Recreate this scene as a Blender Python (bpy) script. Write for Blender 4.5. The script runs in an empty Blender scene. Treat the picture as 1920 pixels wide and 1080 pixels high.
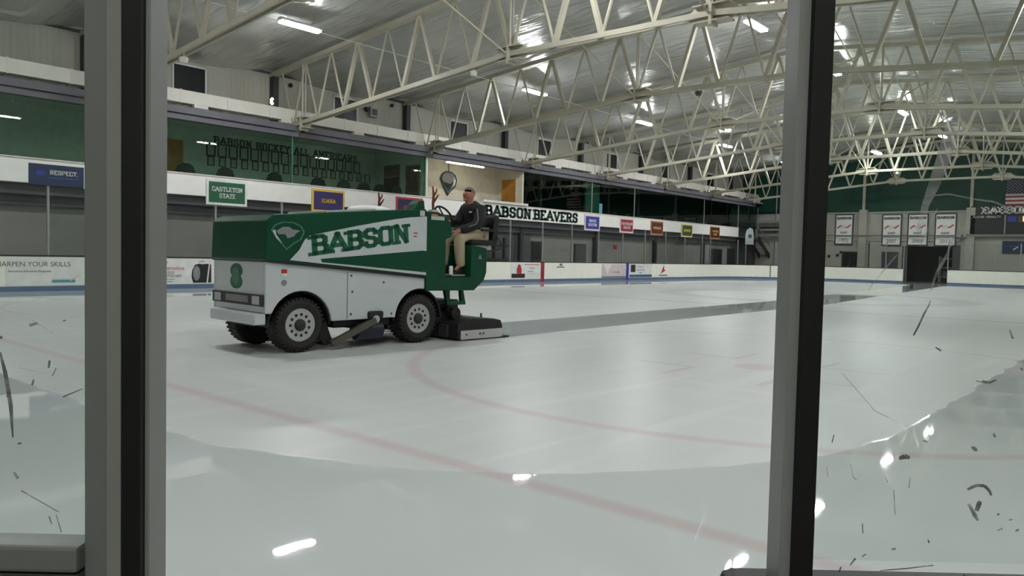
import bpy, bmesh, math, random
from mathutils import Vector, Matrix, noise
random.seed(7)
sc = bpy.context.scene
C = sc.collection
PI = math.pi
def srgb(r, g, b):
    f = lambda c: (c/255/12.92) if c/255 <= .04045 else ((c/255+.055)/1.055)**2.4
    return (f(r), f(g), f(b), 1)

# ------------------------------------------------------------------ camera
# world: x runs along the rink, y across it to the far side boards, z up; the ice is z = 0
FPX = 1436.0
H = 1.40
_down = Vector((200-960, 33800-540, FPX)).normalized()
_v1 = Vector((2190-960, 506-540, FPX))
_X = (_v1 - _down*_v1.dot(_down)).normalized()
_Y = _X.cross(_down)
if _Y.x > 0: _Y = -_Y
_Z = -_down
RW = Matrix((_X, _Y, _Z))
cam_d = bpy.data.cameras.new('camera'); cam = bpy.data.objects.new('camera', cam_d); C.objects.link(cam)
rt, dn, fw = RW.col[0], RW.col[1], RW.col[2]
m3 = Matrix((rt, -dn, -fw)).transposed()
cam.matrix_world = Matrix.Translation((0, 0, H)) @ m3.to_4x4()
cam_d.sensor_width = 36; cam_d.lens = FPX/1920*36; cam_d.clip_start = .05; cam_d.clip_end = 300
sc.camera = cam
# ------------------------------------------------------------------ world, view, lamps' level
w = bpy.data.worlds.new('world'); sc.world = w; w.use_nodes = True
w.node_tree.nodes['Background'].inputs[0].default_value = (.02, .02, .02, 1)
w.node_tree.nodes['Background'].inputs[1].default_value = 1
sc.view_settings.view_transform = 'Standard'; sc.view_settings.look = 'None'
sc.view_settings.exposure = 0.0; sc.view_settings.gamma = 1
LAMP = 238.0          # strength of the high-bay tubes
TUBE = 9.0            # strength of the mezzanine tubes

def ray(px, py): return RW @ Vector((px-960, py-540, FPX))
def at_y(px, py, y):
    d = ray(px, py); t = y/d.y; return (d.x*t, H+d.z*t)
def at_x(px, py, x):
    d = ray(px, py); t = x/d.x; return (d.y*t, H+d.z*t)

# ------------------------------------------------------------------ materials
def mat(name, col, rough=.6, metal=0.0, var=.08, scale=3.0, bump=0.0, bscale=20.0, coat=0.0, spec=.5):
    m = bpy.data.materials.new(name); m.use_nodes = True; nt = m.node_tree; N = nt.nodes; L = nt.links
    b = N['Principled BSDF']
    b.inputs['Roughness'].default_value = rough; b.inputs['Metallic'].default_value = metal
    b.inputs['Specular IOR Level'].default_value = spec
    if coat: b.inputs['Coat Weight'].default_value = coat; b.inputs['Coat Roughness'].default_value = .08
    tc = N.new('ShaderNodeTexCoord'); n = N.new('ShaderNodeTexNoise'); n.inputs['Scale'].default_value = scale; n.inputs['Detail'].default_value = 4
    L.new(tc.outputs['Object'], n.inputs['Vector'])
    r = N.new('ShaderNodeValToRGB'); c = col if len(col) == 4 else srgb(*col)
    r.color_ramp.elements[0].color = tuple(x*(1-var) for x in c[:3])+(1,)
    r.color_ramp.elements[1].color = tuple(min(1, x*(1+var)) for x in c[:3])+(1,)
    r.color_ramp.elements[0].position = .3; r.color_ramp.elements[1].position = .7
    L.new(n.outputs['Fac'], r.inputs['Fac']); L.new(r.outputs['Color'], b.inputs['Base Color'])
    if bump:
        n2 = N.new('ShaderNodeTexNoise'); n2.inputs['Scale'].default_value = bscale; L.new(tc.outputs['Object'], n2.inputs['Vector'])
        bp = N.new('ShaderNodeBump'); bp.inputs['Strength'].default_value = bump; bp.inputs['Distance'].default_value = .02
        L.new(n2.outputs['Fac'], bp.inputs['Height']); L.new(bp.outputs['Normal'], b.inputs['Normal'])
    return m
def emis(name, col, s):
    m = bpy.data.materials.new(name); m.use_nodes = True; nt = m.node_tree; nt.nodes.clear()
    e = nt.nodes.new('ShaderNodeEmission'); e.inputs[0].default_value = col; e.inputs[1].default_value = s
    o = nt.nodes.new('ShaderNodeOutputMaterial'); nt.links.new(e.outputs[0], o.inputs[0]); return m
def glassmat(name, tint, ior=1.45, haze=0.0, rough=0.0):
    m = bpy.data.materials.new(name); m.use_nodes = True; nt = m.node_tree; nt.nodes.clear(); N = nt.nodes; L = nt.links
    t = N.new('ShaderNodeBsdfTransparent'); t.inputs[0].default_value = tint
    g = N.new('ShaderNodeBsdfGlossy'); g.inputs['Roughness'].default_value = rough; g.inputs[0].default_value = (.9, .95, .92, 1)
    f = N.new('ShaderNodeFresnel'); f.inputs[0].default_value = ior
    x = N.new('ShaderNodeMixShader'); o = N.new('ShaderNodeOutputMaterial')
    ge = N.new('ShaderNodeNewGeometry'); sb = N.new('ShaderNodeMath'); sb.operation = 'SUBTRACT'; sb.inputs[0].default_value = 1; L.new(ge.outputs['Backfacing'], sb.inputs[1])
    mu = N.new('ShaderNodeMath'); mu.operation = 'MULTIPLY'; L.new(f.outputs[0], mu.inputs[0]); L.new(sb.outputs[0], mu.inputs[1])
    L.new(mu.outputs[0], x.inputs[0]); L.new(t.outputs[0], x.inputs[1]); L.new(g.outputs[0], x.inputs[2])
    last = x
    if haze:
        d = N.new('ShaderNodeBsdfDiffuse'); d.inputs[0].default_value = (.6, .62, .6, 1)
        tc = N.new('ShaderNodeTexCoord'); n = N.new('ShaderNodeTexNoise'); n.inputs['Scale'].default_value = 3.0; n.inputs['Detail'].default_value = 5
        L.new(tc.outputs['Object'], n.inputs['Vector'])
        mr = N.new('ShaderNodeMapRange'); mr.inputs[1].default_value = .4; mr.inputs[2].default_value = .75; mr.inputs[4].default_value = haze
        L.new(n.outputs['Fac'], mr.inputs[0])
        y = N.new('ShaderNodeMixShader'); L.new(mr.outputs[0], y.inputs[0]); L.new(x.outputs[0], y.inputs[1]); L.new(d.outputs[0], y.inputs[2]); last = y
    L.new(last.outputs[0], o.inputs[0]); return m
def smearmat(name, col, alpha):
    m = bpy.data.materials.new(name); m.use_nodes = True; nt = m.node_tree; nt.nodes.clear(); N = nt.nodes; L = nt.links
    t = N.new('ShaderNodeBsdfTransparent'); d = N.new('ShaderNodeBsdfDiffuse'); d.inputs[0].default_value = col
    tc = N.new('ShaderNodeTexCoord'); n = N.new('ShaderNodeTexNoise'); n.inputs['Scale'].default_value = 60; n.inputs['Detail'].default_value = 3
    L.new(tc.outputs['Object'], n.inputs['Vector'])
    mr = N.new('ShaderNodeMapRange'); mr.inputs[1].default_value = .35; mr.inputs[2].default_value = .6; mr.inputs[3].default_value = alpha*.4; mr.inputs[4].default_value = alpha
    L.new(n.outputs['Fac'], mr.inputs[0])
    x = N.new('ShaderNodeMixShader'); o = N.new('ShaderNodeOutputMaterial')
    L.new(mr.outputs[0], x.inputs[0]); L.new(t.outputs[0], x.inputs[1]); L.new(d.outputs[0], x.inputs[2]); L.new(x.outputs[0], o.inputs[0]); return m
M = dict(
 board=mat('board_white', (240, 237, 226), .35, var=.03), kick=mat('kick_blue', (88, 108, 136), .35), cap=mat('cap_black', (24, 24, 24), .5),
 red=mat('stripe_red', (150, 28, 52), .4), blue=mat('stripe_blue', (40, 52, 140), .4),
 steel=mat('truss_cream', (172, 167, 149), .5, var=.05), duct=mat('duct_cream', (214, 210, 200), .6, var=.03), black=mat('black_paint', (18, 18, 18), .5),
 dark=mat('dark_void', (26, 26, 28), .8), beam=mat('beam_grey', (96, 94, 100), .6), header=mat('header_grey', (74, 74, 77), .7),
 lowwall=mat('block_grey', (142, 141, 132), .8, var=.06, scale=1.2), lowdark=mat('dark_panel', (74, 76, 76), .7), col=mat('column_dark', (44, 44, 46), .6),
 fascia=mat('fascia_white', (244, 240, 236), .6, var=.03), farwall=mat('far_block', (178, 174, 164), .8, var=.07, scale=.8), green=mat('far_green', (8, 62, 48), .8, var=.12, scale=.6),
 alu=mat('aluminium', (132, 134, 131), .4, .15, var=.05, scale=8), postgrey=mat('post_grey', (150, 152, 148), .42, .1, var=.05), rubber=mat('rubber', (6, 6, 6), .6),
 glasspost=mat('glass_post', (150, 152, 150), .4, .4), concrete=mat('concrete', (110, 110, 106), .8), letter=mat('letter_green', (12, 50, 36), .6),
 roomwall=mat('room_wall', (205, 212, 205), .8), balwall=mat('balcony_wall', (214, 206, 186), .8), oak=mat('oak', (176, 120, 48), .5, scale=2, var=.2), wood_dark=mat('brown_door', (92, 66, 50), .6),
 frame=mat('frame_black', (20, 30, 26), .5), paper=mat('frame_paper', (178, 190, 180), .7), chairm=mat('chair_black', (16, 20, 20), .7), white=mat('white_paint', (222, 222, 218), .5),
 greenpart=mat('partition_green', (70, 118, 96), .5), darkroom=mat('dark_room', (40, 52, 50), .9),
 zgreen=mat('machine_green', (6, 66, 44), .32, var=.05, spec=.3), zwhite=mat('machine_white', (196, 202, 204), .3, var=.02, coat=.3), zletter=mat('machine_letter', (14, 88, 60), .4),
 chassis=mat('chassis', (22, 22, 22), .6, var=.3, scale=9), tire=mat('tire', (34, 33, 30), .75, var=.15, scale=12, bump=.4), rim=mat('rim', (176, 178, 174), .45, .05), hub=mat('hub', (44, 44, 42), .5),
 lightlens=mat('lamp_lens', (176, 178, 180), .15), chrome=mat('chrome', (150, 152, 156), .25, .9), antler=mat('antler_brown', (112, 58, 42), .8), seatm=mat('seat_black', (16, 16, 17), .6),
 plate=mat('side_plate', (196, 198, 196), .4, .3), snow=mat('snow', (236, 238, 240), .6, bump=.6, bscale=12), bluepart=mat('tank_navy', (24, 26, 44), .5), hose=mat('hose', (84, 82, 72), .5),
 skin=mat('skin', (176, 120, 100), .55), hair=mat('hair_grey', (122, 104, 94), .8), jacket=mat('jacket_black', (14, 14, 16), .75), piping=mat('piping_grey', (140, 140, 144), .6),
 trousers=mat('khaki', (176, 162, 136), .8), shoe=mat('shoe', (22, 22, 24), .5), sole=mat('sole', (180, 180, 176), .6),
 orange=mat('sticker_orange', (200, 130, 60), .5), redp=mat('red_print', (176, 40, 36), .5), greyp=mat('grey_print', (130, 130, 132), .6), pink=mat('pale_pink', (206, 190, 192), .5),
 adblue=mat('ad_blue', (60, 88, 130), .5), adwhite=mat('ad_white', (224, 224, 222), .4), adblack=mat('ad_black', (24, 24, 26), .5), tealp=mat('ad_teal', (90, 150, 160), .5),
 navy=mat('navy', (16, 38, 76), .4, var=.2, scale=1.5), lightblue=mat('pale_blue', (204, 216, 218), .5), greytext=mat('grey_text', (96, 98, 98), .6),
 sillpanel=mat('sill_panel', (66, 76, 72), .12), winglass=mat('dark_window', (16, 22, 22), .4, spec=.25), amber=emis('amber_digit', (1, .35, .06, 1), 3.0), scoreblk=mat('score_black', (16, 17, 20), .35),
 flagred=mat('flag_red', (140, 52, 58), .8), flagwhite=mat('flag_white', (200, 196, 190), .8), flagblue=mat('flag_blue', (40, 40, 62), .8),
 tube=emis('tube_light', (.95, .985, 1, 1), LAMP), roomtube=emis('room_tube', (1, .93, .72, 1), TUBE), bluescreen=emis('blue_screen', (.35, .7, .9, 1), .7),
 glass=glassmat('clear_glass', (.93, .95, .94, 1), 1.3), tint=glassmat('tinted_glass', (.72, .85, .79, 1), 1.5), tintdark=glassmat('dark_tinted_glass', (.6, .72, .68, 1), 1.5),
 nearglass=glassmat('scratched_glass', (.93, .95, .94, 1), 1.22, haze=.045),
 scuff=smearmat('scuff_dark', (.09, .09, .085, 1), .65), smear=smearmat('smear_pale', (.55, .56, .54, 1), .32),
)
def corrugated(name, col):
    m = mat(name, col, .6, var=.04, scale=.7); nt = m.node_tree; N = nt.nodes; L = nt.links
    tc = N.new('ShaderNodeTexCoord'); wv = N.new('ShaderNodeTexWave'); wv.wave_type = 'BANDS'; wv.bands_direction = 'X'; wv.inputs['Scale'].default_value = 1.6
    L.new(tc.outputs['Object'], wv.inputs['Vector']); bp = N.new('ShaderNodeBump'); bp.inputs['Strength'].default_value = .6; bp.inputs['Distance'].default_value = .03
    L.new(wv.outputs['Fac'], bp.inputs['Height']); L.new(bp.outputs['Normal'], N['Principled BSDF'].inputs['Normal']); return m
M['siding'] = corrugated('siding', (172, 170, 158))
def blockwall(name, col):
    m = mat(name, col, .8, var=.08, scale=.6); nt = m.node_tree; N = nt.nodes; L = nt.links
    tc = N.new('ShaderNodeTexCoord'); mp = N.new('ShaderNodeMapping'); mp.inputs['Rotation'].default_value = (PI/2, 0, 0)
    br = N.new('ShaderNodeTexBrick'); br.inputs['Scale'].default_value = 1.0; br.inputs['Brick Width'].default_value = .8; br.inputs['Row Height'].default_value = .2; br.inputs['Mortar Size'].default_value = .012
    L.new(tc.outputs['Object'], mp.inputs['Vector']); L.new(mp.outputs['Vector'], br.inputs['Vector'])
    bp = N.new('ShaderNodeBump'); bp.inputs['Strength'].default_value = .3; bp.inputs['Distance'].default_value = .01; bp.invert = True
    L.new(br.outputs['Fac'], bp.inputs['Height']); L.new(bp.outputs['Normal'], N['Principled BSDF'].inputs['Normal']); return m
M['lowwall'] = blockwall('block_wall', (136, 134, 128))
# roof insulation: shiny wrinkled foil
def foil():
    m = bpy.data.materials.new('roof_foil'); m.use_nodes = True; nt = m.node_tree; N = nt.nodes; L = nt.links; b = N['Principled BSDF']
    b.inputs['Metallic'].default_value = .5; b.inputs['Roughness'].default_value = .2
    tc = N.new('ShaderNodeTexCoord'); mp = N.new('ShaderNodeMapping'); mp.inputs['Scale'].default_value = (2.4, .3, 1)
    L.new(tc.outputs['Object'], mp.inputs['Vector'])
    n = N.new('ShaderNodeTexNoise'); n.inputs['Scale'].default_value = 1.3; n.inputs['Detail'].default_value = 6; n.inputs['Distortion'].default_value = .6
    L.new(mp.outputs['Vector'], n.inputs['Vector'])
    bp = N.new('ShaderNodeBump'); bp.inputs['Strength'].default_value = .7; bp.inputs['Distance'].default_value = .13
    L.new(n.outputs['Fac'], bp.inputs['Height']); L.new(bp.outputs['Normal'], b.inputs['Normal'])
    n2 = N.new('ShaderNodeTexNoise'); n2.inputs['Scale'].default_value = .25; n2.inputs['Detail'].default_value = 3; L.new(tc.outputs['Object'], n2.inputs['Vector'])
    r = N.new('ShaderNodeValToRGB'); r.color_ramp.elements[0].color = srgb(176, 177, 172); r.color_ramp.elements[1].color = srgb(212, 213, 208)
    r.color_ramp.elements[0].position = .3; r.color_ramp.elements[1].position = .7
    L.new(n2.outputs['Fac'], r.inputs['Fac']); L.new(r.outputs['Color'], b.inputs['Base Color']); return m
M['foil'] = foil()

# rink outline
U0, U1, V0, V1, RC = -1.40, 60.7, -2.45, 25.5, 8.5
def icemat():
    m = bpy.data.materials.new('ice'); m.use_nodes = True; nt = m.node_tree; N = nt.nodes; L = nt.links; b = N['Principled BSDF']
    def mth(op, a, b2=None, c=None, clamp=False):
        n = N.new('ShaderNodeMath'); n.operation = op; n.use_clamp = clamp
        for i, v in enumerate((a, b2, c)):
            if v is None: continue
            if isinstance(v, (int, float)): n.inputs[i].default_value = v
            else: L.new(v, n.inputs[i])
        return n.outputs[0]
    def smooth(x, lo, hi, a=0., b3=1.):
        n = N.new('ShaderNodeMapRange'); n.interpolation_type = 'SMOOTHSTEP'
        L.new(x, n.inputs[0]); n.inputs[1].default_value = lo; n.inputs[2].default_value = hi; n.inputs[3].default_value = a; n.inputs[4].default_value = b3
        return n.outputs[0]
    tc = N.new('ShaderNodeTexCoord'); sp = N.new('ShaderNodeSeparateXYZ'); L.new(tc.outputs['Object'], sp.inputs[0]); X, Y = sp.outputs[0], sp.outputs[1]
    def noisef(scale, detail=3, sx=1, sy=1, dist=0, rot=0):
        mp = N.new('ShaderNodeMapping'); mp.inputs['Scale'].default_value = (sx, sy, 1); mp.inputs['Rotation'].default_value = (0, 0, rot); L.new(tc.outputs['Object'], mp.inputs['Vector'])
        n = N.new('ShaderNodeTexNoise'); n.inputs['Scale'].default_value = scale; n.inputs['Detail'].default_value = detail; n.inputs['Distortion'].default_value = dist
        L.new(mp.outputs['Vector'], n.inputs['Vector']); return n.outputs['Fac']
    # distance in from the boards
    cx, cy, hx, hy = (U0+U1)/2, (V0+V1)/2, (U1-U0)/2-RC, (V1-V0)/2-RC
    qx = mth('SUBTRACT', mth('ABSOLUTE', mth('SUBTRACT', X, cx)), hx); qy = mth('SUBTRACT', mth('ABSOLUTE', mth('SUBTRACT', Y, cy)), hy)
    px, py = mth('MAXIMUM', qx, 0), mth('MAXIMUM', qy, 0)
    ln = mth('SQRT', mth('ADD', mth('MULTIPLY', px, px), mth('MULTIPLY', py, py)))
    d = mth('SUBTRACT', RC, mth('ADD', ln, mth('MINIMUM', mth('MAXIMUM', qx, qy), 0)))
    edge = mth('ADD', d, mth('MULTIPLY', mth('SUBTRACT', noisef(1.5, 5), .5), .22))
    wet1 = smooth(edge, 4.02, 4.08, 1, 0)
    # the machine's fresh strip
    e2 = mth('ADD', mth('ABSOLUTE', mth('SUBTRACT', Y, mth('ADD', 9.47, mth('MULTIPLY', mth('MAXIMUM', mth('SUBTRACT', X, 26), 0), .085)))), mth('MULTIPLY', mth('SUBTRACT', noisef(3, 3), .5), .05))
    wet2 = mth('MULTIPLY', smooth(e2, .92, .95, 1, 0), smooth(X, 9.55, 9.6))
    wet = mth('MAXIMUM', wet1, wet2)
    def line(coord, c0, wd, soft=.03):
        return smooth(mth('ABSOLUTE', mth('SUBTRACT', coord, c0)), wd/2, wd/2+soft, 1, 0)
    def rad(cx_, cy_):
        a = mth('SUBTRACT', X, cx_); b_ = mth('SUBTRACT', Y, cy_)
        return mth('SQRT', mth('ADD', mth('MULTIPLY', a, a), mth('MULTIPLY', b_, b_)))
    def seg(x0, x1, y0, y1):
        return mth('MULTIPLY', line(X, (x0+x1)/2, x1-x0), line(Y, (y0+y1)/2, y1-y0))
    reds = [line(X, 3.62, .04, .11), mth('MULTIPLY', line(rad(9.75, 4.05), 4.5, .04, .11), .9), smooth(rad(9.75, 4.05), .28, .32, .9, 0),
            line(rad(9.75, 18.0), 4.5, .05), line(rad(50.0, 4.05), 4.5, .05), line(rad(50.0, 18.0), 4.5, .05), line(X, 56.5, .05),
            seg(8.3, 9.1, 4.6, 4.66), seg(8.3, 9.1, 3.4, 3.46), seg(10.3, 11.1, 4.6, 4.66), seg(10.3, 11.1, 3.4, 3.46), seg(9.05, 9.11, 4.66, 5.4), seg(9.05, 9.11, 2.6, 3.4), seg(10.35, 10.41, 4.66, 5.4), seg(10.35, 10.41, 2.6, 3.4), line(X, 32.3, .3)]
    rm = reds[0]
    for r_ in reds[1:]: rm = mth('MAXIMUM', rm, r_)
    greys = [mth('MULTIPLY', line(X, 22.6, .3), .7), mth('MULTIPLY', line(X, 41.5, .3), .7), mth('MULTIPLY', line(rad(31.5, 11.0), 5.4, .9, .3), .5), mth('MULTIPLY', smooth(rad(31.5, 10.2), 1.8, 2.6, 1, 0), .45)]
    gm = greys[0]
    for g_ in greys[1:]: gm = mth('MAXIMUM', gm, g_)
    # skate scrapes and snow
    scr = smooth(noisef(1.2, 6, .18, 2.2, .4, .35), .5, .72); scr2 = smooth(noisef(.9, 6, 1.6, .16, .5, -.25), .55, .75)
    scrat = mth('MULTIPLY', mth('MAXIMUM', scr, scr2), mth('SUBTRACT', 1, wet))
    big = noisef(.22, 3)
    def mix(f, a, b_):
        n = N.new('ShaderNodeMix'); n.data_type = 'RGBA'
        L.new(f, n.inputs[0])
        for i, v in ((6, a), (7, b_)):
            if isinstance(v, tuple): n.inputs[i].default_value = v
            else: L.new(v, n.inputs[i])
        return n.outputs[2]
    base = mix(big, srgb(210, 213, 211), srgb(218, 220, 217))
    base = mix(mth('MULTIPLY', scrat, .38), base, srgb(236, 237, 233))
    base = mix(mth('MULTIPLY', smooth(noisef(2.0, 6, .3, 2.5, .5, .9),   .54, .74), .09), base, srgb(170, 174, 170))
    base = mix(wet, base, srgb(212, 217, 215))
    base = mix(mth('MULTIPLY', gm, .45), base, srgb(120, 126, 128))
    base = mix(mth('MULTIPLY', rm, .23), base, srgb(186, 96, 108))
    L.new(base, b.inputs['Base Color'])
    rg = N.new('ShaderNodeMix'); rg.data_type = 'FLOAT'; L.new(wet, rg.inputs[0])
    L.new(mth('ADD', .34, mth('MULTIPLY', scrat, .04)), rg.inputs[2]); rg.inputs[3].default_value = .025
    L.new(rg.outputs[0], b.inputs['Roughness']); b.inputs['IOR'].default_value = 1.33; b.inputs['Specular IOR Level'].default_value = .36
    hgt = mth('ADD', mth('ADD', mth('MULTIPLY', noisef(1.8, 2), .0013), mth('MULTIPLY', noisef(11, 3), .0002)), mth('MULTIPLY', mth('MULTIPLY', noisef(14, 5, .3, 1.5, .3, .4), mth('SUBTRACT', 1, wet)), .004))
    bp = N.new('ShaderNodeBump'); bp.inputs['Strength'].default_value = .5; bp.inputs['Distance'].default_value = 1.0
    L.new(hgt, bp.inputs['Height']); L.new(bp.outputs['Normal'], b.inputs['Normal'])
    return m
M['ice'] = icemat()

# ------------------------------------------------------------------ mesh helpers
class MB:
    def __init__(s): s.bm = bmesh.new()
    def add(s, vs, fs):
        v = [s.bm.verts.new(p) for p in vs]
        for f in fs:
            try: s.bm.faces.new([v[i] for i in f])
            except ValueError: pass
        return s
    def box(s, a, b):
        x0, y0, z0 = [min(a[i], b[i]) for i in range(3)]; x1, y1, z1 = [max(a[i], b[i]) for i in range(3)]
        return s.add([(x0,y0,z0),(x1,y0,z0),(x1,y1,z0),(x0,y1,z0),(x0,y0,z1),(x1,y0,z1),(x1,y1,z1),(x0,y1,z1)],
                     [(3,2,1,0),(4,5,6,7),(0,1,5,4),(1,2,6,5),(2,3,7,6),(3,0,4,7)])
    def beam(s, p, q, w_, h_, up=(0, 0, 1)):
        p, q = Vector(p), Vector(q); d = (q-p).normalized(); u_ = Vector(up)
        if abs(d.dot(u_)) > .98: u_ = Vector((1, 0, 0))
        a = d.cross(u_).normalized(); b_ = a.cross(d).normalized(); a *= w_/2; b_ *= h_/2
        vs = [p-a-b_, p+a-b_, p+a+b_, p-a+b_, q-a-b_, q+a-b_, q+a+b_, q-a+b_]
        return s.add(vs, [(3,2,1,0),(4,5,6,7),(0,1,5,4),(1,2,6,5),(2,3,7,6),(3,0,4,7)])
    def tube(s, pts, r, n=8, closed=False):
        pts = [Vector(p) for p in pts]; rings = []; k = len(pts)
        for i, p in enumerate(pts):
            if closed: d = pts[(i+1) % k]-pts[i-1]
            else: d = pts[min(i+1, k-1)]-pts[max(i-1, 0)]
            d.normalize(); u_ = Vector((0, 0, 1)) if abs(d.z) < .95 else Vector((1, 0, 0))
            a = d.cross(u_).normalized(); b_ = d.cross(a).normalized(); rr = r[i] if isinstance(r, (list, tuple)) else r
            rings.append([s.bm.verts.new(p+a*math.cos(t)*rr+b_*math.sin(t)*rr) for t in [2*PI*j/n for j in range(n)]])
        m_ = k if closed else k-1
        for i in range(m_):
            A, B = rings[i], rings[(i+1) % k]
            for j in range(n): s.bm.faces.new((A[j], A[(j+1) % n], B[(j+1) % n], B[j]))
        if not closed: s.bm.faces.new(rings[0][::-1]); s.bm.faces.new(rings[-1])
        return s
    def prism(s, poly, f, t0, t1):
        """poly: 2D points; f(p, t) -> 3D; extruded t0..t1"""
        n = len(poly); A = [s.bm.verts.new(f(p, t0)) for p in poly]; B = [s.bm.verts.new(f(p, t1)) for p in poly]
        s.bm.faces.new(A[::-1]); s.bm.faces.new(B)
        for i in range(n): s.bm.faces.new((A[i], A[(i+1) % n], B[(i+1) % n], B[i]))
        return s
    def lathe(s, prof, f, n=32):
        """prof: (radius, along); f(angle, r, along) -> 3D"""
        R_ = [[s.bm.verts.new(f(2*PI*j/n, r, x)) for j in range(n)] for r, x in prof]
        for i in range(len(prof)-1):
            for j in range(n): s.bm.faces.new((R_[i][j], R_[i][(j+1) % n], R_[i+1][(j+1) % n], R_[i+1][j]))
        s.bm.faces.new(R_[0][::-1]); s.bm.faces.new(R_[-1])
        return s
    def ball(s, c, r, seg=12, rings=8):
        c = Vector(c); rr = Vector(r) if isinstance(r, (tuple, list)) else Vector((r, r, r)); V = []
        for i in range(1, rings):
            t = PI*i/rings; V.append([s.bm.verts.new(c+Vector((rr.x*math.sin(t)*math.cos(2*PI*j/seg), rr.y*math.sin(t)*math.sin(2*PI*j/seg), rr.z*math.cos(t)))) for j in range(seg)])
        top = s.bm.verts.new(c+Vector((0, 0, rr.z))); bot = s.bm.verts.new(c-Vector((0, 0, rr.z)))
        for j in range(seg):
            s.bm.faces.new((top, V[0][j], V[0][(j+1) % seg])); s.bm.faces.new((bot, V[-1][(j+1) % seg], V[-1][j]))
            for i in range(rings-2): s.bm.faces.new((V[i][j], V[i+1][j], V[i+1][(j+1) % seg], V[i][(j+1) % seg]))
        return s
    def build(s, name, m, parent=None, world=False, bevel=0, smooth=False, seg=2):
        bm = s.bm
        if world and parent is not None: bm.transform(pm(parent).inverted())
        bmesh.ops.recalc_face_normals(bm, faces=bm.faces)
        if bevel: bmesh.ops.bevel(bm, geom=[e for e in bm.edges if len(e.link_faces) == 2 and e.calc_face_angle(0) > .6], offset=bevel, segments=seg, profile=.6, affect='EDGES', clamp_overlap=True)
        me = bpy.data.meshes.new(name); bm.to_mesh(me); bm.free()
        if smooth:
            for p in me.polygons: p.use_smooth = True
        me.materials.append(m if not isinstance(m, str) else M[m])
        o = bpy.data.objects.new(name, me); C.objects.link(o)
        if parent is not None: o.parent = parent
        return o
def pm(o):
    m_ = Matrix.Translation(o.location) @ o.rotation_euler.to_matrix().to_4x4()
    return pm(o.parent) @ m_ if o.parent else m_
def tag(o, label=None, cat=None, group=None, kind=None):
    if label: o['label'] = label
    if cat: o['category'] = cat
    if group: o['group'] = group
    if kind: o['kind'] = kind
    return o
def thing(name, label, cat, loc, rz=0, group=None):
    o = bpy.data.objects.new(name, None); C.objects.link(o); o.location = loc; o.rotation_euler = (0, 0, rz); o.empty_display_size = .2
    return tag(o, label, cat, group)
def struct(name, mb, m, **k):
    return tag(mb.build(name, m, **k), kind='structure')
def copy_tree(o, parent=None):
    c = o.copy(); C.objects.link(c); c.parent = parent
    for ch in list(o.children):
        copy_tree(ch, c)
    return c
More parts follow.
